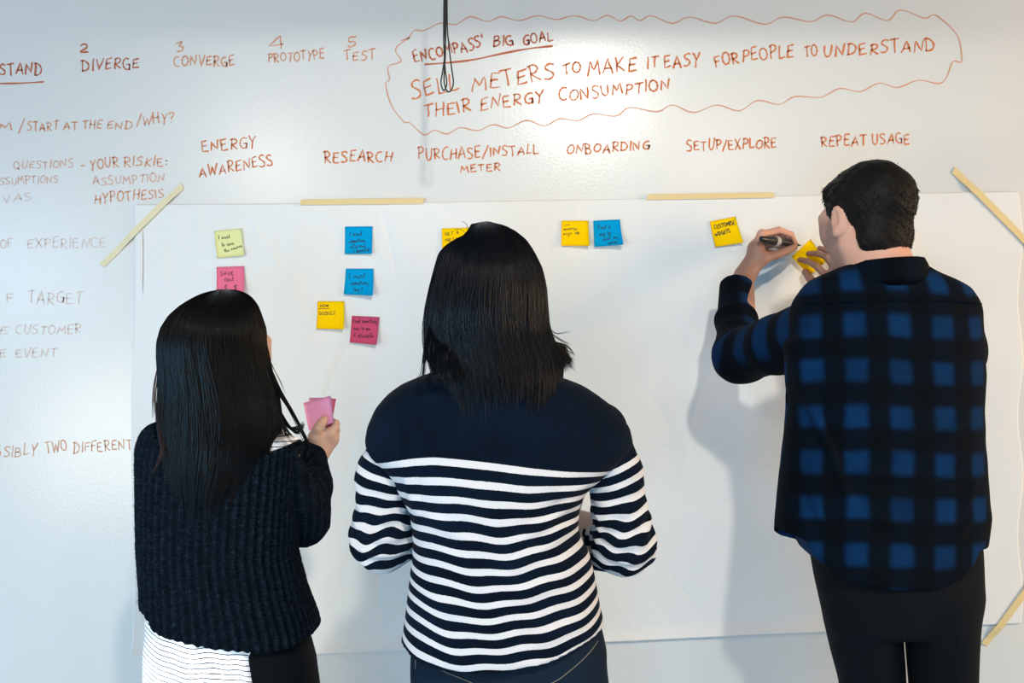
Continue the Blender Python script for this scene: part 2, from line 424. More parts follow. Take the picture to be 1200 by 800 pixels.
# ------------------------------------------------------------------ stroke lettering (each stroke a list of points, box 0..w x 0..1)
def arc(cx, cy, rx, ry, a0, a1, n=9):
    return [(cx+rx*math.cos(math.radians(a)), cy+ry*math.sin(math.radians(a))) for a in np.linspace(a0, a1, n)]
G = {
'A': (.75, [[(0,0),(.36,1),(.7,0)],[(.12,.34),(.62,.36)]]),
'B': (.65, [[(.05,0),(.08,1)],[(.08,1)]+arc(.2,.76,.32,.22,80,-80)+[(.1,.52)]+arc(.22,.27,.4,.26,80,-85)+[(.02,.02)]]),
'C': (.65, [arc(.42,.5,.4,.5,62,300,12)]),
'D': (.75, [[(.08,0),(.1,.98)],[(-.04,.96),(.2,1.0),(.5,.86),(.68,.56),(.58,.22),(.3,.03),(.02,.0)]]),
'E': (.62, [[(.55,.98),(.08,.92),(.06,.02),(.6,.06)],[(.05,.5),(.48,.54)]]),
'F': (.55, [[(.58,.98),(.06,.94),(.1,0)],[(.08,.5),(.48,.54)]]),
'G': (.72, [arc(.42,.5,.38,.48,65,290,11)+[(.64,.2),(.64,.46),(.36,.44)],[(.64,.46),(.66,.0)]]),
'H': (.7, [[(.08,1),(.05,0)],[(.62,1),(.62,0)],[(.05,.5),(.64,.52)]]),
'I': (.16, [[(.08,1),(.09,0)]]),
'K': (.62, [[(.08,1),(.06,0)],[(.58,.95),(.1,.45),(.6,0)]]),
'L': (.55, [[(.1,1),(.05,.06),(.16,.0),(.58,.08)]]),
'M': (.85, [[(.0,0),(.12,.95),(.4,.35),(.68,1),(.84,0)]]),
'N': (.75, [[(.05,0),(.08,.92),(.6,.08),(.7,1)]]),
'O': (.75, [arc(.38,.48,.34,.46,100,465,15)]),
'P': (.6, [[(.1,0),(.08,.95)],[(-.02,.9)]+arc(.2,.72,.36,.26,95,-80,8)+[(.08,.44)]]),
'Q': (.75, [arc(.38,.5,.34,.46,100,465,15),[(.45,.2),(.75,-.05)]]),
'R': (.65, [[(.1,0),(.08,.95)],[(-.04,.9)]+arc(.2,.72,.34,.25,95,-80,8)+[(.1,.45),(.64,.0)]]),
'S': (.6, [[(.56,.9),(.38,1.0),(.12,.9),(.08,.7),(.3,.54),(.52,.36),(.5,.12),(.26,0),(.0,.06)]]),
'T': (.65, [[(-.02,.94),(.66,1.0)],[(.32,.97),(.34,0)]]),
'U': (.7, [[(.05,1),(.08,.3),(.3,.0),(.55,.22),(.62,1)]]),
'V': (.65, [[(.0,1),(.3,0),(.64,1)]]),
'W': (.95, [[(.0,1),(.22,0),(.46,.75),(.66,.02),(.94,1)]]),
'X': (.62, [[(0,1),(.6,0)],[(.6,1),(0,0)]]),
'Y': (.62, [[(0,1),(.3,.48)],[(.62,1),(.3,.45),(.24,-.12)]]),
'?': (.5, [[(.02,.82),(.2,1),(.46,.86),(.4,.62),(.22,.46),(.22,.28)],[(.2,.06),(.24,.02)]]),
'/': (.4, [[(.0,-.12),(.4,1.12)]]),
"'": (.2, [[(.12,1.25),(.06,.95)]]),
'-': (.45, [[(.02,.45),(.42,.48)]]),
':': (.2, [[(.1,.68),(.13,.62)],[(.1,.28),(.13,.22)]]),
'+': (.4, [[(.2,.7),(.2,.2)],[(0,.45),(.4,.45)]]),
'&': (.6, [[(.6,.1),(.2,.75),(.3,.98),(.42,.8),(.08,.3),(.2,.04),(.5,.35)]]),
'$': (.55, [[(.5,.86),(.25,.95),(.08,.75),(.28,.52),(.48,.32),(.3,.08),(.0,.14)],[(.28,1.1),(.24,-.1)]]),
'2': (.6, [[(.02,.78),(.22,1),(.48,.85),(.4,.5),(.05,.05),(.6,.12)]]),
'3': (.55, [[(.02,.92),(.5,1.0),(.22,.6),(.5,.4),(.4,.05),(.0,.05)]]),
'4': (.8, [[(.72,0),(.62,1),(.0,.28),(.8,.38)]]),
'5': (.6, [[(.6,1),(.1,.95),(.1,.55),(.45,.5),(.5,.2),(.2,0),(.0,.1)]]),
'a': (.5, [arc(.22,.25,.2,.24,60,400,10)+[(.42,.02),(.5,.05)]]),
'b': (.45, [[(.05,1),(.06,.02),(.3,.0),(.4,.25),(.25,.45),(.06,.35)]]),
'c': (.4, [arc(.24,.25,.2,.24,50,310,8)]),
'd': (.48, [arc(.2,.24,.2,.24,60,360,9)+[(.42,1),(.43,.02)]]),
'e': (.42, [[(.03,.24),(.36,.3),(.22,.5),(.03,.3),(.12,.03),(.4,.08)]]),
'f': (.35, [[(.38,.95),(.2,.95),(.15,.6),(.1,-.2)],[(.0,.48),(.34,.5)]]),
'g': (.45, [arc(.2,.26,.18,.22,60,360,9)+[(.38,-.3),(.1,-.38)]]),
'h': (.45, [[(.05,1),(.05,0)],[(.05,.3),(.25,.48),(.38,.3),(.4,0)]]),
'i': (.18, [[(.08,.45),(.1,0)],[(.08,.66),(.11,.7)]]),
'k': (.42, [[(.05,1),(.05,0)],[(.38,.48),(.08,.2),(.4,0)]]),
'l': (.18, [[(.08,1),(.08,.0)]]),
'm': (.65, [[(.03,.45),(.04,0)],[(.04,.3),(.2,.47),(.3,.3),(.3,0)],[(.3,.3),(.46,.47),(.58,.3),(.6,0)]]),
'n': (.42, [[(.03,.45),(.04,0)],[(.04,.3),(.22,.47),(.36,.3),(.38,0)]]),
'o': (.44, [arc(.2,.24,.19,.23,90,450,11)]),
'p': (.42, [[(.05,.46),(.04,-.4)],[(.05,.35),(.22,.48),(.36,.3),(.25,.04),(.05,.08)]]),
'r': (.34, [[(.04,.46),(.05,0)],[(.05,.28),(.2,.46),(.34,.42)]]),
's': (.36, [[(.32,.44),(.1,.46),(.08,.32),(.3,.2),(.24,.02),(.0,.04)]]),
't': (.36, [[(.16,.85),(.14,.05),(.3,.02)],[(.0,.52),(.34,.54)]]),
'u': (.44, [[(.03,.45),(.08,.05),(.3,.05),(.38,.45)],[(.38,.45),(.42,0)]]),
'v': (.4, [[(.0,.45),(.17,0),(.38,.46)]]),
'w': (.58, [[(.0,.45),(.14,0),(.28,.4),(.4,.02),(.56,.46)]]),
'y': (.42, [[(.0,.45),(.18,.05)],[(.4,.46),(.12,-.38)]]),
}
CURVY = set("BCDGOPQRSU?&$235abcdefghmnorsuy'")
def word_strokes(text, x0, y0, x1, y1, h, rnd):
    """baseline from (x0,y0) to (x1,y1) in picture pixels (y down); returns stroke point lists in the same units"""
    gap = 0.2; W = sum((G[c][0] if c != ' ' else .45)+gap for c in text)-gap
    ux, uy = x1-x0, y1-y0; L = math.hypot(ux, uy); ux /= L; uy /= L; vx, vy = uy, -ux   # v = up
    sx = L/W; out = []; cur = 0
    for c in text:
        if c == ' ': cur += .45+gap; continue
        wd, st = G[c]; ts = rnd.uniform(-.12, .12); hs = h*rnd.uniform(.84, 1.14); dy = rnd.uniform(-.09, .09)*h; sl = rnd.uniform(-.05, .2)
        for s in st:
            pts = np.array(s, float)
            if c in CURVY and len(pts) > 2: pts = catmull(pts, 4)
            elif len(pts) >= 2:
                q = []
                for a, b in zip(pts[:-1], pts[1:]):
                    for t_ in (0, .33, .66): q.append(a+(b-a)*t_+np.array(rnd.uniform(-.03, .03, 2)))
                q.append(pts[-1]); pts = np.array(q)
            X = (cur+pts[:, 0]+sl*pts[:, 1])*sx; Y = pts[:, 1]*hs+dy+ts*pts[:, 0]*h
            out.append(np.stack([x0+ux*X+vx*Y, y0+uy*X+vy*Y], 1))
        cur += wd+gap
    return out
def ribbons(strokes, width, tomap, rnd, lift=0.0):
    """flat ink lines; tomap maps an (n,2) array to world, in px; width px"""
    V, Fc = [], []
    for s in strokes:
        s = np.asarray(s, float)
        if len(s) < 2: continue
        T = np.gradient(s, axis=0); T /= np.linalg.norm(T, axis=1, keepdims=True)+1e-9
        N = np.stack([-T[:, 1], T[:, 0]], 1)
        wd = width*0.5*(1+0.25*np.sin(np.arange(len(s))*0.9+rnd.uniform(0, 6)))*rnd.uniform(.85, 1.15)
        e0 = s-T*0; base = len(V); L = tomap(s+N*wd[:, None]); R = tomap(s-N*wd[:, None])
        cap0 = tomap((s[0]-T[0]*wd[0]*.8)[None])[0]; cap1 = tomap((s[-1]+T[-1]*wd[-1]*.8)[None])[0]
        for a, b in zip(L, R): V += [a, b]
        for i in range(len(s)-1): Fc.append((base+2*i, base+2*i+1, base+2*i+3, base+2*i+2))
        V += [cap0, cap1]; n = len(s)
        Fc.append((base, base+2*n, base+1)); Fc.append((base+2*n-2, base+2*n-1, base+2*n+1))
    return V, Fc
def wallmap(a, lift=0.0007):
    k = DW/FPX
    return np.stack([(a[:, 0]-600)*k, np.full(len(a), -lift), CH-(a[:, 1]-400)*k], 1)
def write(words, label, ink, width=1.7, seed=1, extra=None):
    rnd = np.random.default_rng(seed); st = []
    for wd in words: st += word_strokes(*wd, rnd)
    for e in (extra or []): st.append(catmull(e, 4) if len(e) > 2 else np.array(e, float))
    V, Fc = ribbons(st, width, wallmap, rnd)
    o = link_mesh('handwriting', V, Fc, M[ink], wall, smooth=False); tag(o, label); return o
write([("STAND",0,88,49,87,13)], 'dark orange word ending in STAND, underlined, at far left', 'ink3', 1.8, 2, [[(0,98),(25,97.5),(51,96)]])
write([("2",93,62,103,62,11),("DIVERGE",96,83,163,80,12.5)], 'dark orange words 2 DIVERGE', 'ink3', 1.6, 3)
write([("3",208,62,216,61,11),("CONVERGE",204,79,275,76,12)], 'dark orange words 3 CONVERGE', 'ink2', 1.6, 4)
write([("4",315,58,332,58,14),("PROTOTYPE",314,73,380,69,11)], 'fading orange words 4 PROTOTYPE', 'ink2', 1.4, 5)
write([("5",408,55,418,54,12),("TEST",403,71,440,69,11)], 'fading orange words 5 TEST', 'ink2', 1.5, 6)
write([("ENCOMPASS'",486,74,568,54,13),("BIG",578,55,602,52,12),("GOAL",613,53,648,48,11)], "dark orange underlined line ENCOMPASS' BIG GOAL", 'ink3', 1.9, 7, [[(498,75.5),(525,73.5),(555,70),(590,62.5),(620,57),(647,54)]])
write([("SELL",483,116,537,103,19),("METERS",553,107,650,93,18),("TO",660,89,681,85,12),("MAKE",689,88,746,82,15.5),("IT",758,80,771,79,13),("EASY",778,80,820,76,15),
       ("FOR",838,78,866,74,15),("PEOPLE",870,73,930,67,14),("TO",943,67,958,65,13),("UNDERSTAND",965,67,1096,59,14.5)], 'orange line SELL METERS TO MAKE IT EASY FOR PEOPLE TO UNDERSTAND', 'ink4', 1.8, 8)
write([("THEIR",497,138,552,130,15),("ENERGY",563,129,637,119,14),("CONSUMPTION",655,119,785,105,13.5)], 'orange line THEIR ENERGY CONSUMPTION', 'ink4', 1.8, 9)
cloud = [(470,48),(480,44),(466,54),(464,61),(470,72),(455,78),(456.5,93),(452,99),(458.6,123),(473,142.5),(480.5,144),(497,158),(509,152.5),(524,157),(539,149.5),(560,153),(578,146),(596,150),(617,141),(638,147.5),(656,139),(677,141.5),(695,133.5),(722,136),(738,126),(770,131),(788,123),(813,132),(840,123),(866,130),(888,117.6),(913,122.4),(932,113),(962,114),(984,103.6),(1008,107.4),(1030,97.4),(1052,102.6),(1076,94),(1100,98),(1109,91),(1115,75),(1119,71.4),(1126,73),(1127,66),(1121.6,41),(1100,20),(1092,18),(1083,21.4),(1055,11.6),(1040,24.4),(1014,15.4),(998,26),(970,17.6),(950,25.6),(918,20),(896,28.6),(860,18.6),(838,27.6),(808,20),(788,27.6),(763,18.4),(750,24.4),(739,18.6),(727,25),(712,18),(696,24.4),(680,19.6),(668,19),(652,23),(630,18.4),(608,24.4),(588,19.6),(571,25.4),(551,19.6),(534,29),(517,27),(496,36),(486,35.4),(478,46)]
write([], 'thin wavy orange cloud outline around the goal text', 'ink2', 1.35, 10, [cloud])
write([("ENERGY",237,178,300,171,13),("AWARENESS",234,208,320,193,12.5)], 'orange heading ENERGY AWARENESS above the pale note', 'ink4', 1.6, 11)
write([("RESEARCH",380,190,459,189,12.5)], 'orange heading RESEARCH', 'ink4', 1.7, 12)
write([("PURCHASE/",490,187,570,185,13),("INSTALL",574,183,631,180,10.5),("METER",540,202,586,200,8)], 'orange heading PURCHASE/INSTALL METER', 'ink4', 1.6, 13)
write([("ONBOARDING",664,181,761,175,11)], 'orange heading ONBOARDING', 'ink4', 1.7, 14)
write([("SETUP/EXPLORE",805,177,910,173,12)], 'orange heading SETUP/EXPLORE', 'ink4', 1.6, 15)
write([("REPEAT",962,171,1015,170,12),("USAGE",1022,170,1066,168,12)], 'orange heading REPEAT USAGE above the man', 'ink4', 1.7, 16)
write([("M",-1,154,14,153,10),("/",22,154,28,153,12),("START",32,153,68,152,10.5),("AT",74,152,91,152,9.5),("THE",97,151,119,151,9.5),("END",125,151,155,151,10),("/",160,148,168,147,13),("WHY?",167,147,204,143,12)], 'faded orange line M / START AT THE END / WHY?', 'ink2', 1.4, 17)
write([("QUESTIONS",16,198,86,196,9)], 'almost wiped word QUESTIONS', 'ink1', 1.2, 18)
write([("-",95,197,100,197,6),("YOUR",106,199,139,195,11),("RISKIE:",145,195,196,195,11)], 'orange words YOUR RISKIE at left', 'ink2', 1.5, 19)
write([("ASSUMPTIONS",-8,217,68,214,8.5)], 'faint word ASSUMPTIONS at far left', 'ink1', 1.1, 20)
write([("ASSUMPTION",109,217,193,213,10)], 'faded word ASSUMPTION', 'ink1', 1.3, 21)
write([("HYPOTHESIS",111,238,192,232,11)], 'orange word HYPOTHESIS', 'ink2', 1.4, 22)
write([("VAS",4,238,37,235,9)], 'almost wiped letters VAS', 'ink0', 1.1, 23)
write([("OF",0,291,14,291,11),("EXPERIENCE",32,291,124,290,12)], 'nearly erased words OF EXPERIENCE', 'ink0', 1.1, 24)
write([("F",7,353,15,353,12),("TARGET",32,355,96,356,15)], 'nearly erased words F TARGET', 'ink0', 1.3, 25)
write([("E",-1,391,9,391,10),("CUSTOMER",18,391,95,391,11)], 'faint words E CUSTOMER', 'ink0', 1.3, 26)
write([("E",-1,418,7,418,10),("EVENT",18,419,66,419,11)], 'faint words E EVENT', 'ink0', 1.3, 27)
write([("SSIBLY",-5,536,43,533,12.5),("TWO",54,532,79,528,12.5),("DIFFERENT",86,530,155,526,11.5)], 'faded orange words SSIBLY TWO DIFFERENT left of the paper', 'ink2', 1.2, 28)

# ------------------------------------------------------------------ paper sheet taped to the wall
NX, NZ = 640, 320
k = DW/FPX
U = np.linspace(0, 1, NX)[:, None]*np.ones(NZ)[None]; Vv = np.linspace(0, 1, NZ)[None]*np.ones(NX)[:, None]
top = np.interp(157+U*1038, [157,355,500,760,905,1110,1195], [240,238.5,237.5,233,230,226,224.5])
bot = np.interp(157+U*1038, [157,172,370,745,900,1145,1195], [765,767,764,748,740.5,731.5,730])
PX = 157+U*1038+2.0*np.sin(Vv*9)*(U < .01); PY = bot+(top-bot)*Vv
PX = PX+np.where(U > .97, 3*np.sin(Vv*23)*(U-.97)/.03, 0)
pts = np.stack([PX.ravel(), PY.ravel(), np.zeros(PX.size)], 1)/100.0
rel = 0.0034*wav(pts, 1.4, 31)+0.0014*wav(pts, 5.0, 32)
r = np.random.default_rng(44)
for _ in range(210):                                  # creases, denser at the left where the roll was crumpled
    cx = 157+1038*r.beta(0.75, 1.7); cy = r.uniform(245, 740); a = r.uniform(0, math.pi) if r.random() < .45 else r.normal(math.pi/2, .35)
    ln = r.uniform(12, 75); dx = PX.ravel()-cx; dy = PY.ravel()-cy
    al = dx*math.cos(a)+dy*math.sin(a); ac = -dx*math.sin(a)+dy*math.cos(a)+4*np.sin(al/ln*2.5)
    amp = r.uniform(.0015, .0050)*r.choice([-1, 1])*(1.0 if cx < 560 else .5)
    rel += amp*np.exp(-(al/ln)**2)*np.exp(-np.abs(ac)/r.uniform(1.8, 4.5))
edge = np.minimum.reduce([U, 1-U, 1-Vv]).ravel()
fade = np.clip(edge/0.03, 0.15, 1)
curl = 0.012*np.clip((0.035-Vv.ravel())/0.035, 0, 1)**2*np.clip((1130-PX.ravel())/60, 0, 1)
curl += 0.010*np.clip((0.018-U.ravel())/0.018, 0, 1)**2*np.clip(1-Vv.ravel()*1.4, 0, 1)
rel = rel*fade; rel = 0.0052+0.0044*np.tanh(rel/0.006)+curl
pv = np.stack([(PX.ravel()-600)*k, -rel, CH-(PY.ravel()-400)*k], 1)
idx = np.arange(NX*NZ).reshape(NX, NZ)
pf = np.stack([idx[:-1, :-1], idx[1:, :-1], idx[1:, 1:], idx[:-1, 1:]], -1).reshape(-1, 4)
paper = link_mesh('paper_sheet', pv, pf, M['paper']); tag(paper, 'large white crinkled paper sheet taped across the wall behind three people', 'paper')
so = paper.modifiers.new('thickness', 'SOLIDIFY'); so.thickness = 0.0003; so.offset = -1

# masking tape strips
def tape(x0, y0, x1, y1, wd, label, mt='tape', seed=0):
    n = 30; a = np.array([x0, y0], float); b = np.array([x1, y1], float); T = (b-a)/np.linalg.norm(b-a); N = np.array([-T[1], T[0]])
    rr = np.random.default_rng(seed); V = []
    def off_(q):
        yt = np.interp(q[0], [157, 355, 500, 760, 905, 1110, 1195], [240, 238.5, 237.5, 233, 230, 226, 224.5])
        d_ = min(q[0]-157, 1195-q[0], q[1]-yt, np.interp(q[0], [900, 1145, 1195], [740.5, 731.5, 730])-q[1])   # px inside the sheet
        return 0.0030+0.0074*float(np.clip((d_+16)/12, 0, 1))
    for i in range(n+1):
        c = a+(b-a)*i/n; j = T*rr.uniform(-1.2, 1.2) if i in (0, n) else 0
        for s_ in (-1, 1):
            q = c+N*s_*wd/2*(1+rr.uniform(-.04, .04))+(j if s_ > 0 else -np.array(j))
            V.append((q[0], q[1], off_(q)))
    V = np.array(V); W3 = lambda off: np.stack([(V[:, 0]-600)*k, -(V[:, 2]+off), CH-(V[:, 1]-400)*k], 1)
    VV = np.vstack([W3(0), W3(-0.0005)]); m_ = 2*(n+1); Fc = []
    for i in range(n):
        q = (2*i, 2*i+1, 2*i+3, 2*i+2); Fc += [q, tuple(m_+z for z in q[::-1]), (2*i, 2*i+2, m_+2*i+2, m_+2*i), (2*i+1, m_+2*i+1, m_+2*i+3, 2*i+3)]
    Fc += [(0, m_, m_+1, 1), (2*n, 2*n+1, m_+2*n+1, m_+2*n)]
    o = link_mesh('masking_tape', VV, Fc, M[mt], smooth=False); return tag(o, label, 'tape', 'masking tape strips')
tape(120, 311, 214, 218, 7, 'pale tape strip slanting across the paper\'s upper left corner', 'tape_pale', 1)
tape(353, 237.5, 497, 236, 6.5, 'horizontal tape strip under the heading RESEARCH', 'tape', 2)
tape(758, 231.5, 906, 229, 6.5, 'horizontal tape strip under the heading SETUP/EXPLORE', 'tape', 3)
tape(1117, 199, 1222, 305, 8, 'tape strip slanting down right of the man\'s head', 'tape', 4)
tape(1153, 755, 1215, 672, 8, 'tape strip slanting up across the paper\'s lower right corner', 'tape', 5)

# ------------------------------------------------------------------ sticky notes
def bil(c, u, v):
    c = [np.array(q, float) for q in c]   # TL TR BR BL ; v downwards
    return (c[0]*(1-u)+c[1]*u)*(1-v)+(c[3]*(1-u)+c[2]*u)*v
def sticky(c, color, lines, label, d0=0.0094, curl=0.010, ink='black_ink', group='sticky notes on the paper', seed=0, side=0.5, lw=0.55, depth=None):
    n = 8; V = []
    rr = np.random.default_rng(seed+100)
    def off(u, v): return d0+curl*(max(0, v-0.15)/0.85)**2*(1-side+side*2*u*u) + 0.0004
    def W(u, v, e=0.0):
        q = bil(c, u, v)
        if depth is None: return np.array([(q[0]-600)*k, -off(u, v)-e, CH-(q[1]-400)*k])
        dd = depth-off(u, v)-e; return P(q[0], q[1], dd)
    for e in (0.0, -0.00025):
        for j in range(n+1):
            for i in range(n+1): V.append(W(i/n, j/n, e))
    Fc = []; S = (n+1)**2; g = lambda i, j: j*(n+1)+i
    for j in range(n):
        for i in range(n):
            q = (g(i, j), g(i, j+1), g(i+1, j+1), g(i+1, j)); Fc += [q, tuple(S+z for z in q[::-1])]
    for i in range(n):
        for a, b in ((g(i+1, 0), g(i, 0)), (g(i, n), g(i+1, n)), (g(0, i), g(0, i+1)), (g(n, i+1), g(n, i))): Fc.append((a, b, S+b, S+a))
    o = link_mesh('sticky_note', V, Fc, M[color]); tag(o, label, 'sticky note', group)
    if lines:
        st = []
        for (txt, u0, v0, u1, v1, hh) in lines:
            if txt == '_': st.append(np.array([(u0, v0), ((u0+u1)/2, (v0+v1)/2), (u1, v1)])*32); continue
            st += word_strokes(txt, u0*32, v0*32, u1*32, v1*32, hh*32, rr)
        st = [s/32.0 for s in st]
        def mp(a): return np.array([W(min(max(x, -.02), 1.02), min(max(y, 0), 1.02), 0.0006) for x, y in a])
        VV, FF = ribbons(st, lw/32.0, mp, rr)
        link_mesh('handwriting', VV, FF, M[ink], o, smooth=False)
    return o
sticky([(252,271),(284,268),(288,300),(256,303)], 'lemon', [("I want",.14,.34,.55,.30,.16),("to save",.22,.60,.66,.56,.14),("the environ",.30,.82,.95,.68,.13)], 'pale yellow note at the paper\'s upper left', curl=.004, seed=1)
sticky([(255,313),(287,312),(289,345),(255.5,346)], 'pink', [("SAVE",.14,.32,.62,.30,.15),("that",.28,.54,.62,.50,.18),("$ $",.24,.86,.74,.84,.20)], 'pink note just above the long-haired woman\'s head', curl=.012, seed=2)
sticky([(405,266),(437,265.5),(437,298),(405,298)], 'blue', [("I want",.16,.34,.62,.32,.18),("something",.16,.60,.74,.56,.16),("effective",.20,.80,.74,.76,.14),("+ beautiful",.32,.96,.90,.88,.13)], 'upper blue note under the heading RESEARCH', curl=.008, seed=3)
sticky([(406,315),(438,315),(439,347),(404,345)], 'blue', [("I want",.14,.38,.70,.34,.20),("something",.20,.64,.80,.58,.16),("legit",.32,.86,.64,.82,.18)], 'lower blue note, with three short written lines', curl=.017, seed=4)
sticky([(373,353),(404,353),(405,386),(372,385)], 'yellow', [("HOW",.10,.22,.42,.20,.10),("_",.06,.28,.44,.26,0),("GOOGLE",.08,.50,.66,.48,.12)], 'yellow note lowest in the left group, beside the rose note', curl=.014, seed=5)
sticky([(413,370),(445,371.5),(443,404),(411,401)], 'rose', [("Find something",.06,.26,.94,.24,.18),("easy to use",.10,.52,.70,.50,.15),("& affordable",.12,.78,.84,.76,.16)], 'dark rose note lowest on the sheet', curl=.014, seed=6)
sticky([(518,268),(551,267),(552,300),(519,301)], 'yellow', [("GET A",.10,.26,.60,.22,.12),("METER",.12,.50,.66,.44,.12)], 'yellow note partly hidden by the middle woman\'s head', curl=.008, seed=7)
sticky([(658,259),(689,259),(690,289),(657.5,288.5)], 'yellow', [("_",.08,.20,.30,.16,0),("energy",.08,.38,.58,.34,.14),("sign up",.08,.58,.66,.50,.14)], 'yellow note under ONBOARDING, left of a blue note', curl=.012, seed=8)
sticky([(695,259),(726,257.5),(729,288),(696,290)], 'blue', [("Find a",.16,.36,.62,.32,.20),("way to",.20,.60,.60,.56,.18),("read my",.30,.80,.86,.72,.17),("meter",.50,.94,.80,.90,.13)], 'blue note under ONBOARDING, right of a yellow note', curl=.018, seed=9)
sticky([(831,260),(861,254),(869,285),(837,290)], 'yellow', [("CUSTOMISE",.12,.32,.92,.28,.15),("WIDGETS",.10,.60,.66,.54,.14)], 'tilted yellow note left of the man\'s raised hand', curl=.010, seed=10, lw=0.8)
sticky([(1034,252),(1066,251),(1067,283),(1035,284)], 'yellow', [], 'yellow note mostly hidden by the man\'s head', curl=.008, seed=11)

# ------------------------------------------------------------------ hanging cable loop
DC = 2.25
root = thing('hanging_cable', 'thin black cable hanging in loops in front of the goal text', 'cable', tuple(P(522, 400-(3.04-CH)*FPX/DC, DC)))
def cable(pts, r_):
    c = catmull([P(x, y, DC-q) for x, y, q in pts], 8)
    V, Fc = tubes(c[None], [r_], 8, taper=False); return V, Fc
ztop = 400-(3.045-CH)*FPX/DC
for pts in ([(522,ztop,0),(522,-100,0),(522.5,20,0),(521.5,60,0),(519,82,0),(516.8,97,0),(520,106,0),(523.6,98,.003),(521.8,82,.004),(520.5,60,.004),(520,30,.004),(521,-100,.003),(521,ztop,.003)],
            [(524,ztop,.002),(524,-100,.002),(524,20,.002),(526,52,.002),(529,78,.002),(531.3,96,.002),(529,105,.002),(525,107.5,.002),(521.5,101,.004),(520.4,90,.006),(522,60,.006),(521.5,20,.005),(522.5,-100,.004),(522.5,ztop,.004)]):
    V, Fc = cable(pts, 0.0017); link_mesh('cord_loop', V, Fc, M['cord'], root)
c0 = P(522, 0, DC); 
V, Fc = ico((c0[0], c0[1], 3.03), (.03, .03, .02)); link_mesh('ceiling_hook', V, Fc, M['cord'], root)
# ------------------------------------------------------------------ people: shared builders
def rotz(a): c, s_ = math.cos(a), math.sin(a); return np.array([[c, -s_, 0], [s_, c, 0], [0, 0, 1]])
def rotx(a): c, s_ = math.cos(a), math.sin(a); return np.array([[1, 0, 0], [0, c, -s_], [0, s_, c]])
def roty(a): c, s_ = math.cos(a), math.sin(a); return np.array([[c, 0, s_], [0, 1, 0], [-s_, 0, c]])
class Head:
    """local frame: x to the person's right, y forward, z up; origin mid-head"""
    def __init__(s, c, yaw, pitch=0, roll=0, size=1.0):
        s.c = np.array(c, float); s.R = rotz(yaw)@rotx(pitch)@roty(roll); s.s = size
    def w(s, p): return s.c+s.R@(np.array(p, float)*s.s)
    def loc(s, V): return ((V-s.c)@s.R)/s.s
    def put(s, F, neck, neckr, male=False):
        S = s.s; W = s.w; R = s.R; e = lambda c, r, k=.02, op='add', RR=None: F.ell(W(c), np.array(r)*S, R if RR is None else R@RR, k*S, op)
        e((0, -.012, .028), (.073, .094, .082)); e((0, .030, -.025), (.060, .062, .082), .03)
        e((0, .052, -.088), (.030 if not male else .036, .028, .024), .035)
        for q in (-1, 1):
            F.cap(W((q*.052, .0, -.055)), W((q*.022, .055, -.093)), .020*S, .018*S, .03*S)     # jaw
            e((q*.050, .058, .004), (.016, .026, .034), .015); e((q*.036, .066, -.026), (.022, .020, .024), .02)                                # cheek
            e((q*.030, .081, .022), (.024, .012, .010), .015)                               # brow
            e((q*.031, .096, .002), (.016, .014, .011), .012, 'sub')                        # eye socket
            F.cap(W((q*.017, .0885, .010)), W((q*.043, .080, .008)), .0042*S, .0028*S, .006*S)   # upper lid
            F.cap(W((q*.019, .0865, -.007)), W((q*.044, .080, -.006)), .0035*S, .003*S, .006*S)
            e((q*.011, .103, -.031), (.008, .010, .007), .008)                              # nostril wing
            ear = roty(q*.12)@rotz(q*-.42)
            e((q*.079, -.008, -.003), (.007, .019, .031), .006, 'add', ear)
            e((q*.087, -.002, .003), (.005, .010, .017), .005, 'sub', ear)
            e((q*.079, .004, -.028), (.007, .009, .010), .006)
        F.cap(W((0, .090, .014)), W((0, .112, -.024)), .0075*S, .010*S, .012*S)
        F.cap(W((-.018, .090, -.053)), W((.018, .090, -.053)), .006*S, .006*S, .008*S)
        e((0, .097, -.051), (.014, .007, .005), .006); e((0, .094, -.062), (.015, .008, .006), .006)
        F.cap(W((-.024, .097, -.0565)), W((.024, .097, -.0565)), .0015*S, .0015*S, .003*S, 'sub')
        F.cap(W((0, -.022, -.05)), neck, neckr, neckr*1.06, .03)
    def eyes(s, root):
        for q in (-1, 1):
            c = s.w((q*.031, .0775, .001)); V, Fc = ico(c, (.0115*s.s,)*3, 8)
            link_mesh('eye', V, Fc, M['eye'], root)
            c2 = s.w((q*.031, .0845, .001)); V, Fc = ico((0, 0, 0), (.0055*s.s, .0052*s.s, .0055*s.s), 6)
            link_mesh('iris', np.array(V)@s.R.T+c2, Fc, M['iris'], root)
            pts = [s.w((q*x, y, z)) for x, y, z in ((.014, .094, .021), (.030, .0925, .026), (.046, .083, .021))]
            V, Fc = tubes(catmull(pts, 4)[None], [.0028*s.s], 5); link_mesh('eyebrow', V, Fc, M['hair'], root)
def hand(F, wrist, fingers, palmr=.015, wr=.024):
    """fingers: list of 4-point chains (mcp, pip, dip, tip) ; first is the thumb"""
    pts = [np.array(f[0]) for f in fingers[1:]]
    for m_ in pts:
        F.cap(wrist, m_, wr*.82, palmr*.80, .014)
    for a, b in zip(pts[:-1], pts[1:]): F.cap(a, b, palmr*.72, palmr*.72, .010)
    mid = (np.mean(pts, 0)*.55+np.array(wrist)*.45); F.cap(mid, np.mean(pts, 0), palmr, palmr*.9, .014)
    F.cap(wrist, fingers[0][0], wr*.8, .0145, .016)
    for i, f in enumerate(fingers):
        r0 = (.0112, .0088, .0088, .0084, .0074)[i]*(palmr/.015)
        q = [(np.array(p_), r0*s_) for p_, s_ in zip(f, (1.1, 1.0, .93, .82))]
        F.chain(q, .0035)
def hand_px(w_, fs): return P(*w_), [[P(*q) for q in f] for f in fs]
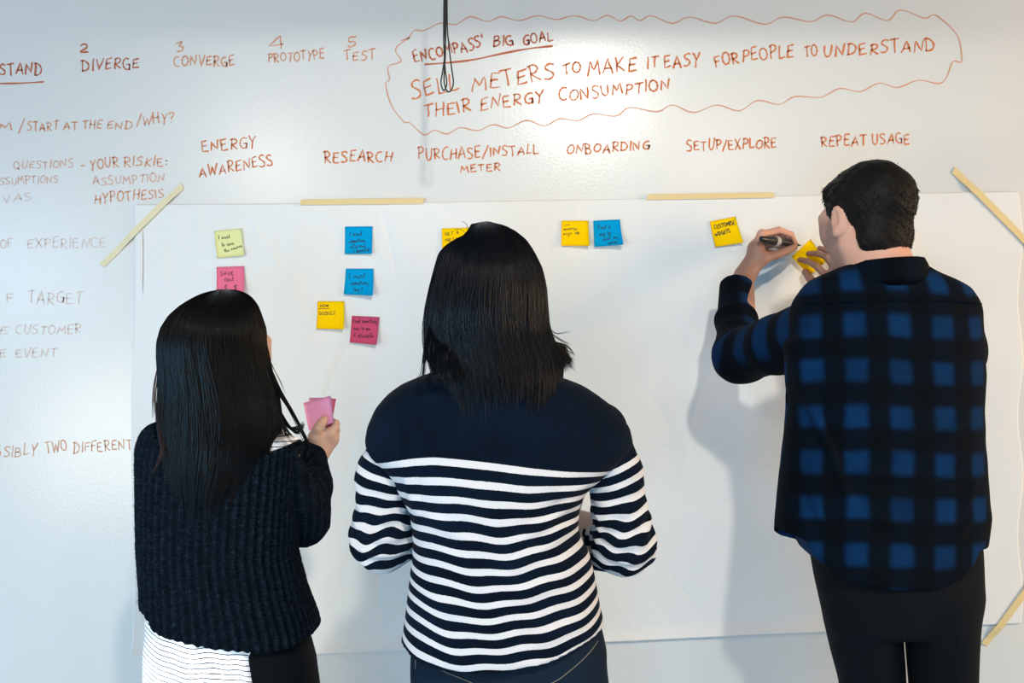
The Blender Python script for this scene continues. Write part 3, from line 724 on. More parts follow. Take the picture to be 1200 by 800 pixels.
def base_body(F, hips, chest, neckb, shoulders, arms, legs, k=.04):
    F.ell(chest[0], chest[1], None, k); F.ell(hips[0], hips[1], None, k)
    F.cap(hips[0], chest[0], min(hips[1])*.82, min(chest[1])*.85, .05)
    F.cap(shoulders[0], shoulders[1], .045, .045, .05); F.cap(chest[0]+np.array([0, 0, .08]), neckb, .06, .045, .05)
    for a in arms: F.chain(a, .015)
    for l in legs: F.chain(l, .03)
def shoe(root, ankle, yaw, L=.27, w_=.047):
    ax, ay = ankle; R = rotz(yaw)
    F = Field(*[np.arange(a, b, .006) for a, b in ((ax-.2, ax+.2), (ay-.12, ay+.3), (-.01, .16))])
    o = lambda x, y, z: np.array([ax, ay, 0])+R@np.array([x, y, z])
    F.chain([(o(0, -.045, .042), w_*.85), (o(0, .04, .045), w_*.88), (o(.004, .12, .032), w_*.95), (o(0, .17, .026), w_*.75)], .03)
    F.cap(o(0, -.02, .06), o(0, -.01, .11), w_*.85, w_*.9, .03)
    F.cut(lambda X, Y, Z: 0.018-Z+0*X+0*Y)
    V, Q = F.mesh(); V = relax(V, Q, 1); link_mesh('shoe', V, Q, M['shoe'], root)
    n = 28; a = np.linspace(0, 2*math.pi, n, endpoint=False)
    xs = np.cos(a)*(w_*1.02)*(1-.12*np.sin(a)); ys = .06+np.sin(a)*(.142)
    top_ = [o(x, y, .024) for x, y in zip(xs, ys)]; bo = [o(x, y, 0) for x, y in zip(xs, ys)]
    Fc = [(i, (i+1) % n, n+(i+1) % n, n+i) for i in range(n)]+[tuple(range(n-1, -1, -1)), tuple(range(n, 2*n))]
    link_mesh('sole', bo+top_, Fc, M['sole'], root, smooth=False)
def skinattrs(V, H, male):
    L = H.loc(V)
    lip = np.exp(-((L[:, 0]/.020)**4))*np.exp(-(((L[:, 2]+.056)/.0085)**2))*(L[:, 1] > .085)
    st = np.zeros(len(V))
    if male:
        jaw = np.clip((-.028-L[:, 2]+.25*(L[:, 1]-.09))/.02, 0, 1)*np.clip((L[:, 1]-.00)/.03, 0, 1)*np.clip((L[:, 2]+.135)/.03, 0, 1)
        side = np.clip((.05-np.abs(L[:, 1]-.045))/.02, 0, 1)*np.clip((.03-L[:, 2])/.03, 0, 1)*(np.abs(L[:, 0]) > .045)*np.clip((L[:, 2]+.135)/.03, 0, 1)
        st = np.maximum(jaw, side*.9)*.80*(1-lip)
    return dict(lip=np.clip(lip, 0, 1), stubble=st)

def hair_strands(name, root, L, n, zend, theta, mat_, seed, apex=None, rad=.0007, kk=20, lift=.002, jit=.006, s_range=(.9, 1.0), wob=.05, clump=.03, warp=None, ztop=None):
    """strands running down the envelope L from its top at angle theta (0 = +x, -pi/2 = towards the camera)"""
    r = np.random.default_rng(seed)
    nc = max(1, n//9); ct = r.uniform(*theta, nc); ce = zend(ct)+r.normal(0, clump*.6, nc); cph = r.uniform(0, 6.28, nc)
    ci = r.integers(0, nc, n); th = ct[ci]+r.normal(0, .035, n); ze = ce[ci]+r.normal(0, clump*.45, n)
    zt = (L.z1-.0008)-r.uniform(0, 1, n)**2*.006 if ztop is None else ztop(th, r)
    t_ = np.linspace(0, 1, kk)**1.7
    # denser samples near the top of the dome
    z = zt[:, None]+(ze-zt)[:, None]*t_[None]
    cx, a, cy, b, p_ = L.at(z)
    s_ = r.uniform(*s_range, n)[:, None]+lift/.09
    tt = th[:, None]+wob*np.sin(t_[None]*5+cph[ci][:, None])*t_[None]+r.normal(0, .012, n)[:, None]*t_[None]
    ct_, st_ = np.cos(tt), np.sin(tt)
    q = (np.abs(ct_)**p_+np.abs(st_)**p_)**(-1/p_)
    x = cx+a*s_*q*ct_; y = cy+b*s_*q*st_
    path = np.stack([x, y, z], -1)+r.normal(0, jit*.25, (n, 1, 3))*t_[None, :, None]*np.array([1, 1, 0])
    if warp is not None: path = warp(path)
    V, Fc = tubes(path, rad*r.uniform(.7, 1.3, n), 3)
    return link_mesh(name, V, Fc, M[mat_], root)
def locks(name, root, lines, mat_, seed, rad=.0006):
    """lines: (px points with distance, strands, spread px)"""
    r = np.random.default_rng(seed); ps = []
    for pts, n, sp in lines:
        for _ in range(n):
            d0 = r.normal(0, sp, 2); d1 = r.normal(0, sp, 2); m_ = len(pts)
            q = [P(x+d0[0]*(1-i/(m_-1))+d1[0]*i/(m_-1), y+(d0[1]*(1-i/(m_-1))+d1[1]*i/(m_-1)), d+r.normal(0, .003)) for i, (x, y, d) in enumerate(pts)]
            c = catmull(q, 6); tt = np.linspace(0, len(c)-1, 24)
            ps.append(np.stack([np.interp(tt, np.arange(len(c)), c[:, j]) for j in range(3)], 1))
    V, Fc = tubes(np.array(ps), rad*r.uniform(.7, 1.3, len(ps)), 3)
    return link_mesh(name, V, Fc, M[mat_], root)
def garment(name, root, F, m, relaxn=2, disp=None, attrs=None, parent=None):
    V, Q = F.mesh(); V = relax(V, Q, relaxn)
    if disp is not None: V = V+normals(V, Q)*disp(V)[:, None]
    return link_mesh(name, V, Q, m, parent or root, attrs=attrs(V) if attrs else None)
def rng_ax(lo, hi, h): return np.arange(lo, hi+h, h)
def foldline(V, a, b, wd, amp):
    """a crease ridge between two points"""
    a = np.array(a); b = np.array(b); ba = b-a; t_ = np.clip(((V-a)@ba)/(ba@ba), 0, 1)
    d = np.linalg.norm(V-a-t_[:, None]*ba, axis=1)
    return amp*(np.exp(-(d/wd)**2)-.55*np.exp(-((d-wd*1.5)/wd)**2))*np.sin(math.pi*np.clip(t_*.9+.05, 0, 1))
# ================================================================== woman in the middle (striped sweater)
def middle_woman():
    D = 1.64; kz = D/FPX; kb = (D-.115)/FPX; y0 = D-DW
    root = thing('person', 'middle person with black bob and navy and white striped sweater', 'person', (P(595, 0, D)[0], y0, 0))
    H = Head(P(572, 372, D-.0), math.radians(6), math.radians(-6), 0, 1.0)
    neck = P(578, 478, D+.0)
    eL = P(450, 632, D+.02); eR = P(729, 632, D+.02); wL = P(548, 622, 1.93); wR = P(656, 606, 1.93)
    F = Field(rng_ax(-.30, .28, .0035), rng_ax(y0-.16, y0+.48, .0035), axis([(-.0, .009), (.80, .006), (1.04, .0035), (1.64,)]))
    H.put(F, neck, .049)
    shL, shR = P(492, 508, D), P(686, 508, D)
    hipc = P(597, 775, D)
    legs = [[(P(545, 800, D), .085), (np.array([P(545, 0, D)[0], y0+.02, .48]), .052), (np.array([P(540, 0, D)[0], y0, .09]), .034)],
            [(P(650, 800, D), .085), (np.array([P(650, 0, D)[0], y0+.02, .48]), .052), (np.array([P(655, 0, D)[0], y0, .09]), .034)]]
    arms = [[(shL, .034), (P(458, 556, D+.01), .030), (P(451, 628, D+.03), .032), (wL, .024)], [(shR, .034), (P(716, 556, D+.01), .030), (P(730, 632, D+.03), .031), (wR, .024)]]
    base_body(F, (hipc, (.135, .10, .10)), (P(590, 560, D), (.135, .085, .15)), P(580, 440, D), (shL, shR), arms, legs)
    # hands joined low in front of the body, lightly curled
    def hnd(w_, s_):
        c = np.array(w_)
        o = lambda x, y, z: c+np.array([s_*x, y, z])
        fs = [[o(.015, .02, .02), o(.03, .045, .03), o(.045, .055, .028), o(.055, .06, .022)]]
        for i in range(4):
            zz = .022-i*.019
            fs.append([o(.045, .055, zz), o(.075, .075, zz-.002), o(.093, .066, zz-.004), o(.098, .048, zz-.004)])
        hand(F, w_, fs, .0135, .022)
    hnd(wL, 1); hnd(wR, -1)
    V, Q = F.mesh(); V = relax(V, Q, 1); link_mesh('body', V, Q, M['skin_a'], root, attrs=skinattrs(V, H, False)); H.eyes(root)

    # sweater torso
    rows = [(424,560,600,.05,.01),(432,520,635,.065,.005),(440,500,655,.078),(450,472,682,.088),(462,455,700,.096),(478,441,721,.104),(500,431,738,.110),(518,428,742,.112),(534,434,736,.114),(546,448,722,.118),(560,462,706,.122),(575,468,688,.122),(600,481,677,.121),(625,484,679,.121),(650,483,691,.123),(675,480,697,.126),(700,478,702,.129),(725,476,708,.132),(750,473,713,.134),(775,471,714,.136),(800,470,714,.136)]
    L = Loft(pxrows(rows, D), 2.35, 1)
    F = Field(rng_ax(-.27, .24, .004), rng_ax(y0-.17, y0+.17, .004), rng_ax(.84, 1.40, .004))
    F.loft(L, 0)
    def hem(X, Y, Z):
        u = (X/kb+600-471)/243.0
        py = 771+10*np.clip(u/.12, 0, 1)+4*np.sin(np.clip(u, 0, 1)*3.14)-30*np.clip((u-.42)/.58, 0, 1)**1.5
        return (CH-(py-400)*kb)-Z
    F.cut(hem)
    def slit(X, Y, Z): return np.sqrt(((X-P(722, 0, D)[0])/.011)**2+((Z-P(0, 742, D)[2])/.030)**2+0*Y)*.01-.01
    def disp(V):
        px = V[:, 0]/kz+600; py = 400-(V[:, 2]-CH)/kz
        d = .0022*wav(V, 16, 5, 8, (1, .6, .8))
        low = np.clip((py-520)/200, 0, 1)
        d += .0016*low*wav(V, 30, 6, 7, (1.3, .6, .5))
        for (a, b, w_, am) in (((690,585),(600,640),.010,.0045),((693,610),(590,672),.011,.004),((700,660),(575,715),.012,.0035),((484,600),(560,640),.011,.0035),
                               ((700,570),(640,590),.008,.004),((480,690),(570,735),.012,.003),((705,720),(600,765),.012,.003),((470,545),(487,620),.009,.004),((462,470),(468,540),.010,.003),((690,480),(700,550),.01,.003)):
            A = P(a[0], a[1], D-.12); B = P(b[0], b[1], D-.12); Vp = V.copy(); Vp[:, 1] = A[1]; d += foldline(Vp, A, B, w_, am)*(V[:, 1] < y0+.03)
        # flared lowest hem band
        d += .0025*np.exp(-((py-748)/7)**2)
        return d
    def stripes(V):
        px = V[:, 0]/kb+600; py = 400-(V[:, 2]-CH)/kb
        u = (px-562)/130; t_ = np.clip((py-545)/232, -1, 1.05); tp = np.clip(t_*2.6, 0, 1)
        top_ = 14*u+7*u*u+34*np.clip(-u-.35, 0, 1)**1.6
        lowr = -29*np.clip(u-.1, 0, 2)**2*1.05-np.clip(-u, 0, 2)**3*30*np.clip(.3+t_, 0, 1)+3*u
        off = top_*(1-tp)+lowr*tp
        off += 2.0*np.sin(px*.045+py*.02)*np.clip(t_*3, 0, 1)+1.1*np.sin(px*.11-py*.05)*np.clip(t_*3, 0, 1)
        # front panel runs level
        fr = np.clip((V[:, 1]-y0-.02)/.03, 0, 1); off = off*(1-fr)
        yy = py-off-545
        # upper stripes are a little wider apart than the lower ones
        idx = np.interp(yy, [-400, 0, 23, 44, 64, 85, 104, 123, 142, 160, 178, 196, 214, 232, 400], [-20, 0, 1, 2, 3, 4, 5, 6, 7, 8, 9, 10, 11, 12, 21])
        return dict(stripe=idx*.0274)
    sw = garment('sweater', root, F, M['breton'], 2, disp, stripes)
    # sleeves
    def sleeve(pts, left, seed):
        F = Field(rng_ax(min(p[0][0] for p in pts)-.09, max(p[0][0] for p in pts)+.09, .0035), rng_ax(min(p[0][1] for p in pts)-.09, max(p[0][1] for p in pts)+.09, .0035), rng_ax(min(p[0][2] for p in pts)-.09, max(p[0][2] for p in pts)+.09, .0035))
        F.chain(pts, .02)
        c, dv = pts[-1][0], pts[-1][0]-pts[-2][0]; dv = dv/np.linalg.norm(dv)
        F.cut(lambda X, Y, Z: (X-c[0])*dv[0]+(Y-c[1])*dv[1]+(Z-c[2])*dv[2])
        e = pts[-2][0]
        def disp(V):
            d = np.linalg.norm(V-e, axis=1); near = np.exp(-(d/.10)**2)
            al = V[:, 2]*1.0-(V[:, 1]-y0)*.9
            return .0018*wav(V, 26, seed, 7)+near*.0042*np.sin(al*185+1.8*wav(V, 22, seed+1, 5))+near*.002*wav(V, 60, seed+2, 6)
        def at(V):
            ks = (D-.035)/FPX; px = V[:, 0]/ks+600; py = 400-(V[:, 2]-CH)/ks
            if left: sl = .42*np.clip((640-py)/100, -.25, 1); xr_ = 450; y1 = 544
            else: sl = -.46*np.clip((650-py)/100, .0, 1); xr_ = 728; y1 = 549
            rd = np.clip((V[:, 1]-(y0+.04))/.10, 0, 1)            # rolls over to follow the forearm
            off = sl*(px-xr_); yy = py-off-y1+rd*(V[:, 1]-y0-.04)/kz*.55
            near = np.exp(-(np.linalg.norm(V-e, axis=1)/.075)**2)
            yy = yy+near*(7*np.sin(px*.075+seed)+4*np.sin(px*.17+py*.08))
            return dict(stripe=yy/19.0*.0274)
        return garment('sleeve', root, F, M['breton'], 1, disp, at, parent=sw)
    sleeve([(P(478, 506, D), .050), (P(451, 556, D+.01), .044), (P(449, 630, D+.03), .0505), (P(500, 622, 1.86), .040)], True, 11)
    sleeve([(P(700, 506, D), .050), (P(721, 556, D+.01), .043), (P(727, 600, D+.015), .042), (P(731, 636, D+.03), .0485), (P(694, 640, 1.80), .042)], False, 12)
    # jeans
    rows = [(700,492,694,.10),(760,482,711,.112),(800,482,713,.118),(840,482,715,.12)]
    k_ = []
    Lj = Loft(pxrows(rows, D), 2.4, 1)
    F = Field(rng_ax(-.24, .24, .006), rng_ax(y0-.18, y0+.18, .006), rng_ax(.05, .98, .006))
    F.loft(Lj, .03); a_, b_ = legs
    for l, sx in ((a_, -1), (b_, 1)):
        F.chain([(np.array([P(548 if sx < 0 else 648, 0, D)[0], y0, .76]), .083), (l[1][0], .062), (l[2][0]+np.array([0, 0, -.02]), .052)], .03)
    F.cut(lambda X, Y, Z: .055-Z+0*X+0*Y)
    garment('jeans', root, F, M['denim'], 1, lambda V: .0015*wav(V, 25, 21))
    jo = bpy.data.objects['jeans']
    yb = y0-.1195
    for pts in ([(484,783),(520,793),(545,800),(560,806)], [(705,767),(690,778),(668,792),(655,800),(640,806)], [(482,778),(482,800)]):
        c = catmull([P(x, y, D-.121+.00*abs(x-597)) for x, y in pts], 5)
        # settle the seam on the jeans surface
        cx, aa, cy, bb, pp = Lj.at(c[:, 2]); q = np.clip(1-np.abs((c[:, 0]-cx)/aa)**pp, 0.02, 1)**(1/pp); c[:, 1] = cy-bb*q-.0006
        V, Fc = tubes(c[None], [.0009], 4, taper=False); link_mesh('seam_thread', V, Fc, M['thread'], jo)
    for zz in (0, 1):
        c = P(578, 790+zz*5, D); cx, aa, cy, bb, pp = Lj.at(np.array([c[2]])); yy_ = (cy-bb*(1-abs((c[0]-cx)/aa)**pp)**(1/pp))[0]-.002
        v, f = box((c[0]-.006, yy_-.002, c[2]-.0008), (c[0]+.006, yy_+.004, c[2]+.0008)); link_mesh('belt_loop_bar', v, f, M['thread'], jo, smooth=False)
    for sx, l in zip((-1, 1), legs): shoe(root, (l[2][0][0], y0-.01), math.radians(-sx*6), .25, .043)

    # hair
    rows = [(261.5,565,571,.012,.0),(263,555,583,.030,-.0),(266,545,593,.043),(272,534,604,.060),(282,524,616,.076),(296,516,625,.089),(315,511,634,.100),(336,506,638.5,.106),(360,501,640,.108),(384,498.5,642,.106),(405,500,650,.102,-.006),(425,506,657,.094,-.018),(440,512,656,.086,-.030),(455,516,654,.080,-.038),(480,520,650,.078,-.040)]
    LH = Loft(pxrows(rows, D, 0.0), 2.05, 1)
    def notch(z_, x_):   # parting: the left half of the top sits lower
        return z_-.0135*np.clip((P(553, 0, D)[0]-x_)/.008, 0, 1)*np.clip((z_-P(0, 300, D)[2])/.04, 0, 1)
    F = Field(rng_ax(-.18, .12, .0035), rng_ax(y0-.14, y0+.14, .0035), rng_ax(1.30, 1.62, .0035))
    F.loft(LH, 0, -.009)
    zj = lambda X: .010*np.sin(X*210)+.006*np.sin(X*470+1)
    F.cut(lambda X, Y, Z: (P(0, 440, D)[2]+zj(X))-Z+0*Y)
    # open at the face
    def face(X, Y, Z):
        x, y, z = X-H.c[0], Y-H.c[1], Z-H.c[2]; R = H.R
        ly = x*R[0,1]+y*R[1,1]+z*R[2,1]; lz = x*R[0,2]+y*R[1,2]+z*R[2,2]; lx = x*R[0,0]+y*R[1,0]+z*R[2,0]
        return -np.maximum(np.maximum(.035-ly, lz-.068), np.abs(lx)-.085)
    F.cut(face)
    V, Q = F.mesh(); V = relax(V, Q, 1); V[:, 2] = notch(V[:, 2], V[:, 0]); hair = link_mesh('hair', V, Q, M['hair'], root)
    def warp(p_): p_ = p_.copy(); p_[..., 2] = notch(p_[..., 2], p_[..., 0]); return p_
    ze = lambda th: P(0, 450, D)[2]+.010*np.sin(th*3)+0*th
    hair_strands('hair_strands', root, LH, 5200, ze, (-math.pi-.62, .62), 'hair', 5, rad=.00075, kk=24, s_range=(.94, 1.0), warp=warp, clump=.030, wob=.09)['kind'] = 'stuff'
    ln = []
    for e_ in range(26):
        q = rng.uniform(0, 1)
        ln.append(([(634-q*5, 360+q*10, D-.03), (641, 385+q*12, D-.035), (648+q*6, 400+q*14, D-.03), (657+8*rng.uniform(-.5, 1), 404+q*26, D-.02), (666+8*rng.uniform(-1, 1), 414+q*22, D-.01)], 8, 2.0))
    for e_ in range(14):
        x = rng.uniform(500, 540)
        ln.append(([(x+4, 380, D-.05), (x-2, 410, D-.09), (x-rng.uniform(-6, 8), 436, D-.11), (x-rng.uniform(-8, 14), 450+rng.uniform(-8, 6), D-.115)], 7, 1.5))
    for e_ in range(0):
        x = rng.uniform(520, 650)
        ln.append(([(x, 385, D-.06), (x+rng.uniform(-6, 6), 425, D-.115), (x+rng.uniform(-14, 14), 452+rng.uniform(-6, 12), D-.125)], 9, 2))
    ln.append(([(501, 398, D-.02), (498, 410, D-.02), (501, 422, D-.02), (510, 430, D-.03)], 5, .8))
    ln.append(([(502, 402, D-.02), (497, 415, D-.02), (495, 427, D-.02)], 2, .5))
    ln.append(([(642, 385, D), (652, 391, D), (668, 388, D)], 3, .7)); ln.append(([(642, 388, D), (655, 397, D), (668, 404, D)], 3, .8)); ln.append(([(645, 420, D), (655, 424, D), (652, 436, D)], 5, 1.2))
    ln.append(([(553, 272, D), (560, 262, D), (575, 260, D-.02), (590, 268, D-.05)], 3, .6)); ln.append(([(560, 264, D), (585, 266, D-.04), (600, 290, D-.09)], 2, .5))
    ln.append(([(547, 274, D), (538, 268, D), (530, 271, D)], 1, .3)); ln.append(([(549, 272, D), (546, 262, D), (540, 258, D)], 1, .3))
    locks('loose_hair', root, ln, 'hair', 6, .0006)['kind'] = 'stuff'
middle_woman()
# ================================================================== woman on the left (ribbed sweater, long hair)
def left_woman():
    D = 1.85; kz = D/FPX; kb = (D-.12)/FPX; y0 = D-DW
    root = thing('person', 'leftmost person with long black hair and ribbed wool sweater, holding pink notes', 'person', (P(262, 0, D)[0], y0, 0))
    H = Head(P(260, 411, D), math.radians(-26), math.radians(0), 0, .93)
    neck = P(262, 498, D-.0)
    shL, shR = P(208, 530, D), P(322, 535, D)
    eL = P(196, 645, D+.02); wL = P(235, 640, 2.08); eR = P(356, 612, D+.06); wR = P(374, 522, 2.0)
    F = Field(rng_ax(-.74, -.33, .003), rng_ax(y0-.13, y0+.34, .0035), axis([(0., .009), (.72, .006), (.96, .003), (1.50,)]))
    H.put(F, neck, .046)
    hipc = P(268, 770, D)
    lx = [P(240, 0, D)[0], P(325, 0, D)[0]]
    legs = [[(np.array([x, y0, .76]), .075), (np.array([x, y0+.02, .44]), .048), (np.array([x, y0, .085]), .032)] for x in lx]
    arms = [[(shL, .036), (eL, .032), (wL, .023)], [(shR, .036), (eR, .032), (P(371, 532, 1.985), .023)]]
    base_body(F, (hipc, (.13, .09, .09)), (P(262, 590, D), (.115, .078, .13)), P(262, 478, D), (shL, shR), arms, legs)
    w_, fs = hand_px((374, 524, 1.99), [
        [(369,512,1.965), (372,503,1.958), (376,497,1.96), (380,491.5,1.966)],
        [(386,508,1.978), (393,501,1.982), (394,496,1.995), (390,493,2.008)],
        [(388,511,1.990), (394,505,2.000), (393,499,2.012), (387,495,2.016)],
        [(388,515,2.000), (393,511,2.013), (390,504,2.022), (384,501,2.024)],
        [(386,519,2.008), (390,517,2.020), (387,512,2.029), (381,508,2.030)]])
    hand(F, w_, fs, .0135, .022)
    c = wL; o = lambda x, y, z: c+np.array([x, y, z])
    fs = [[o(.015, .02, .02), o(.03, .045, .03), o(.045, .055, .028), o(.055, .06, .022)]]+[[o(.045, .055, .022-i*.018), o(.072, .072, .02-i*.018), o(.088, .064, .018-i*.018), o(.092, .048, .018-i*.018)] for i in range(4)]
    hand(F, wL, fs, .0125, .021)
    V, Q = F.mesh(); V = relax(V, Q, 1); link_mesh('body', V, Q, M['skin_a'], root, attrs=skinattrs(V, H, False)); H.eyes(root)
    # pink notes in her hand: things of their own
    sticky([(362,466),(389,465.5),(391,494),(363,497)], 'lilac', [], 'middle pink note of the bunch in the long-haired woman\'s hand', depth=2.010, curl=.002, group='pink notes in a hand', seed=21)
    sticky([(355.5,472),(387,463.5),(391,495),(362,505)], 'lilac', [], 'front pink note of the bunch in the long-haired woman\'s hand', depth=1.996, curl=.003, group='pink notes in a hand', seed=22)
    sticky([(364,467.5),(394,467),(388,499),(364,498)], 'pink', [], 'darker back pink note of the bunch in the long-haired woman\'s hand', depth=2.018, curl=.001, group='pink notes in a hand', seed=23)

    # striped tee: visible at the neckline and below the sweater
    rows = [(486,250,292,.05),(492,225,312,.058),(500,192,312,.07),(508,186,336,.078),(515,182,351,.083),(525,178,346,.085),(560,174,340,.09),(640,176,340,.09),(700,176,343,.100),(735,175,346,.110),(760,172.5,350,.116),(790,172.5,352,.12),(830,172,352,.122)]
    Lt = Loft(pxrows(rows, D), 2.3, 1)
    F = Field(rng_ax(-.70, -.36, .004), rng_ax(y0-.14, y0+.14, .004), rng_ax(.70, 1.29, .004))
    F.loft(Lt, 0)
    F.cap(P(316, 541, D), P(326, 560, D+.01), .034, .03, .02); F.cap(P(205, 525, D), P(195, 560, D), .040, .035, .02)
    def thm(X, Y, Z):
        px = X/kb+600; py = np.interp(px, [165, 285, 300, 318, 328, 336, 345], [822, 816, 808, 798, 786, 771, 750])
        return (CH-(py-400)*kb)-Z+0*Y
    F.cut(thm)
    F.cut(lambda X, Y, Z: np.minimum(0*X+0*Y+Z-P(0, 0, D)[2]*0-1.29, 10))
    def tattr(V):
        px = V[:, 0]/kz+600
        return dict(stripe=V[:, 2]+(V[:, 0]-P(260, 0, D)[0])*.14+.004*np.sin(px*.06)+.0015*np.sin(px*.16)+2.0)
    def tdisp(V):
        px = V[:, 0]/kz+600; d = .0012*wav(V, 30, 41)
        A, B = P(282, 770, D-.11), P(292, 812, D-.11); Vp = V.copy(); Vp[:, 1] = A[1]
        return d+foldline(Vp, A, B, .008, .005)+foldline(Vp, P(230, 765, D-.11), P(262, 812, D-.11), .01, .004)
    garment('striped_tee', root, F, M['tee'], 2, tdisp, tattr)

    # sweater
    rows = [(484,240,300,.06),(490,195,325,.066),(498,174,347,.078),(508,167,352,.088),(522,163.5,352,.098),(545,163,350,.104),(600,164,347,.110),(645,166,346,.114),(690,169,357,.120),(725,170,370,.126),(745,172,374,.128),(790,173,374,.128)]
    L = Loft(pxrows(rows, D), 2.5, 1)
    F = Field(rng_ax(-.715, -.345, .0032), rng_ax(y0-.15, y0+.15, .004), rng_ax(.80, 1.29, .0045))
    F.loft(L, 0)
    def hem(X, Y, Z):
        px = X/kb+600; py = np.interp(px, [160, 171, 176, 200, 250, 300, 335, 360, 376], [728, 738, 744, 750, 760, 766, 766.5, 757, 742])
        return (CH-(py-400)*kb)-Z+0*Y
    F.cut(hem)
    F.ell(P(258, 480, D), (.112, .25, .094), None, .004, 'sub')
    F.cut(lambda X, Y, Z: np.where((X/kz+600 > 300), Z-(CH-(529-(X/kz+600-318)*.42-400)*kz), -1.0)+0*Y)
    def knit(V):
        cx, a, cy, b, p_ = L.at(V[:, 2]); th = np.arctan2((V[:, 1]-cy)/b, (V[:, 0]-cx)/a)
        return th*.152+.004*np.sin(V[:, 2]*9)
    def disp(V):
        r_ = knit(V)
        return .0013*np.sin(r_*2*math.pi/.0165)+.0008*np.sin(V[:, 2]*2*math.pi/.0095)*np.cos(r_*2*math.pi/.0165)+.0022*wav(V, 14, 51)+.0009*wav(V, 160, 52, 9)
    sw = garment('sweater', root, F, M['knit'], 1, disp, lambda V: dict(rib=knit(V), row=V[:, 2]))
    def sleeve(pts, seed, cutn=None):
        A = np.array([p[0] for p in pts])
        F = Field(rng_ax(A[:, 0].min()-.08, A[:, 0].max()+.08, .0035), rng_ax(A[:, 1].min()-.08, A[:, 1].max()+.08, .0035), rng_ax(A[:, 2].min()-.08, A[:, 2].max()+.08, .0035))
        F.chain(pts, .02); c = pts[-1][0]; dv = pts[-1][0]-pts[-2][0]; dv = dv/np.linalg.norm(dv)
        F.cut(lambda X, Y, Z: (X-c[0])*dv[0]+(Y-c[1])*dv[1]+(Z-c[2])*dv[2])
        e = pts[2][0]
        def rib(V):
            fa = np.clip((V[:, 2]-(e[2]-.02))/.05, 0, 1)*np.clip((V[:, 1]-pts[0][0][1]-.03)/.05, 0, 1)
            cxx = np.interp(V[:, 2], [p[0][2] for p in sorted(pts[:3], key=lambda q: q[0][2])], [p[0][0] for p in sorted(pts[:3], key=lambda q: q[0][2])])
            return np.arctan2(V[:, 1]-e[1], V[:, 0]-cxx)*.05
        return garment('sleeve', root, F, M['knit'], 1, lambda V: .0012*np.sin(rib(V)*2*math.pi/.0165)+.002*wav(V, 22, seed)+.001*wav(V, 160, seed+1, 9), lambda V: dict(rib=rib(V), row=V[:, 2]), parent=sw)
    sleeve([(P(337, 553, D), .036), (P(345, 582, D+.025), .043), (P(354, 608, D+.06), .0475), (P(364, 570, 1.945), .038), (P(366, 522, 1.985), .027)], 61)
    sleeve([(P(190, 520, D), .034), (P(190, 585, D), .036), (P(194, 640, D+.03), .040), (P(225, 640, 2.04), .030)], 63)
    # fine wool fuzz standing off the outline
    r = np.random.default_rng(9); n = 5200
    th = r.uniform(-math.pi, math.pi, n); z = r.uniform(P(0, 700, D)[2], P(0, 515, D)[2], n)
    cx, a, cy, b, p_ = L.at(z); q = (np.abs(np.cos(th))**p_+np.abs(np.sin(th))**p_)**(-1/p_)
    base = np.stack([cx+a*q*np.cos(th), cy+b*q*np.sin(th), z], 1); nn = np.stack([np.cos(th), np.sin(th), 0*th], 1)+r.normal(0, .7, (n, 3))
    nn /= np.linalg.norm(nn, axis=1, keepdims=True); t_ = np.linspace(0, 1, 4); ln_ = r.uniform(.002, .0055, n)
    path = base[:, None]+nn[:, None]*ln_[:, None, None]*t_[None, :, None]+r.normal(0, .0006, (n, 4, 3))
    V, Fc = tubes(path, np.full(n, .00016), 3); 
    M['fuzz'] = mat('wool_fuzz', (.035, .055, .08), .9, .1)
    link_mesh('wool_fuzz', V, Fc, M['fuzz'], sw)['kind'] = 'stuff'
    # trousers
    rows = [(690,195,340,.09),(750,185,366,.108),(775,184,372,.112),(800,184,370.5,.112),(840,186,369,.11)]
    Lj = Loft(pxrows(rows, D), 2.4, 1)
    F = Field(rng_ax(-.72, -.33, .006), rng_ax(y0-.15, y0+.15, .006), rng_ax(.05, .95, .006))
    F.loft(Lj, .03, -.004)
    for l in legs: F.chain([(l[0][0]+np.array([0, 0, -.02]), .072), (l[1][0], .054), (l[2][0]+np.array([0, 0, -.02]), .042)], .03)
    F.cut(lambda X, Y, Z: .05-Z+0*X+0*Y)
    garment('trousers', root, F, M['trousers'], 1, lambda V: .0012*wav(V, 25, 71))
    for sx, l in zip((-1, 1), legs): shoe(root, (l[2][0][0], y0-.01), math.radians(-sx*6), .24, .041)

    # hair
    rows = [(339.5,262,270,.012,0),(341,250,283,.032),(344,240,288,.045),(349,230,294,.060),(358,216,300,.078),(370,203,304,.092),(385,194,308.5,.103),(402,190,309,.108),(420,191,313,.106,-.004),(440,194,318,.103,-.010),(460,195,325,.098,-.016),(480,195,330,.092,-.026),(500,198,330,.084,-.038),(520,203,326,.075,-.050),(540,206,318,.066,-.058),(560,212,308,.058,-.064),(585,216,300,.05,-.068)]
    LH = Loft(pxrows(rows, D), 2.05, 1)
    F = Field(rng_ax(-.67, -.40, .0035), rng_ax(y0-.14, y0+.14, .0035), rng_ax(1.10, 1.51, .0035))
    F.loft(LH, 0, -.009)
    F.cut(lambda X, Y, Z: (P(0, 556, D)[2]+.014*np.sin(X*150)+.008*np.sin(X*390+1))-Z+0*Y)
    def face(X, Y, Z):
        x, y, z = X-H.c[0], Y-H.c[1], Z-H.c[2]; R = H.R
        ly = x*R[0,1]+y*R[1,1]+z*R[2,1]; lz = x*R[0,2]+y*R[1,2]+z*R[2,2]; lx = x*R[0,0]+y*R[1,0]+z*R[2,0]
        return -np.maximum(np.maximum(.030-ly, lz-.066), np.abs(lx)-.12)
    F.cut(face)
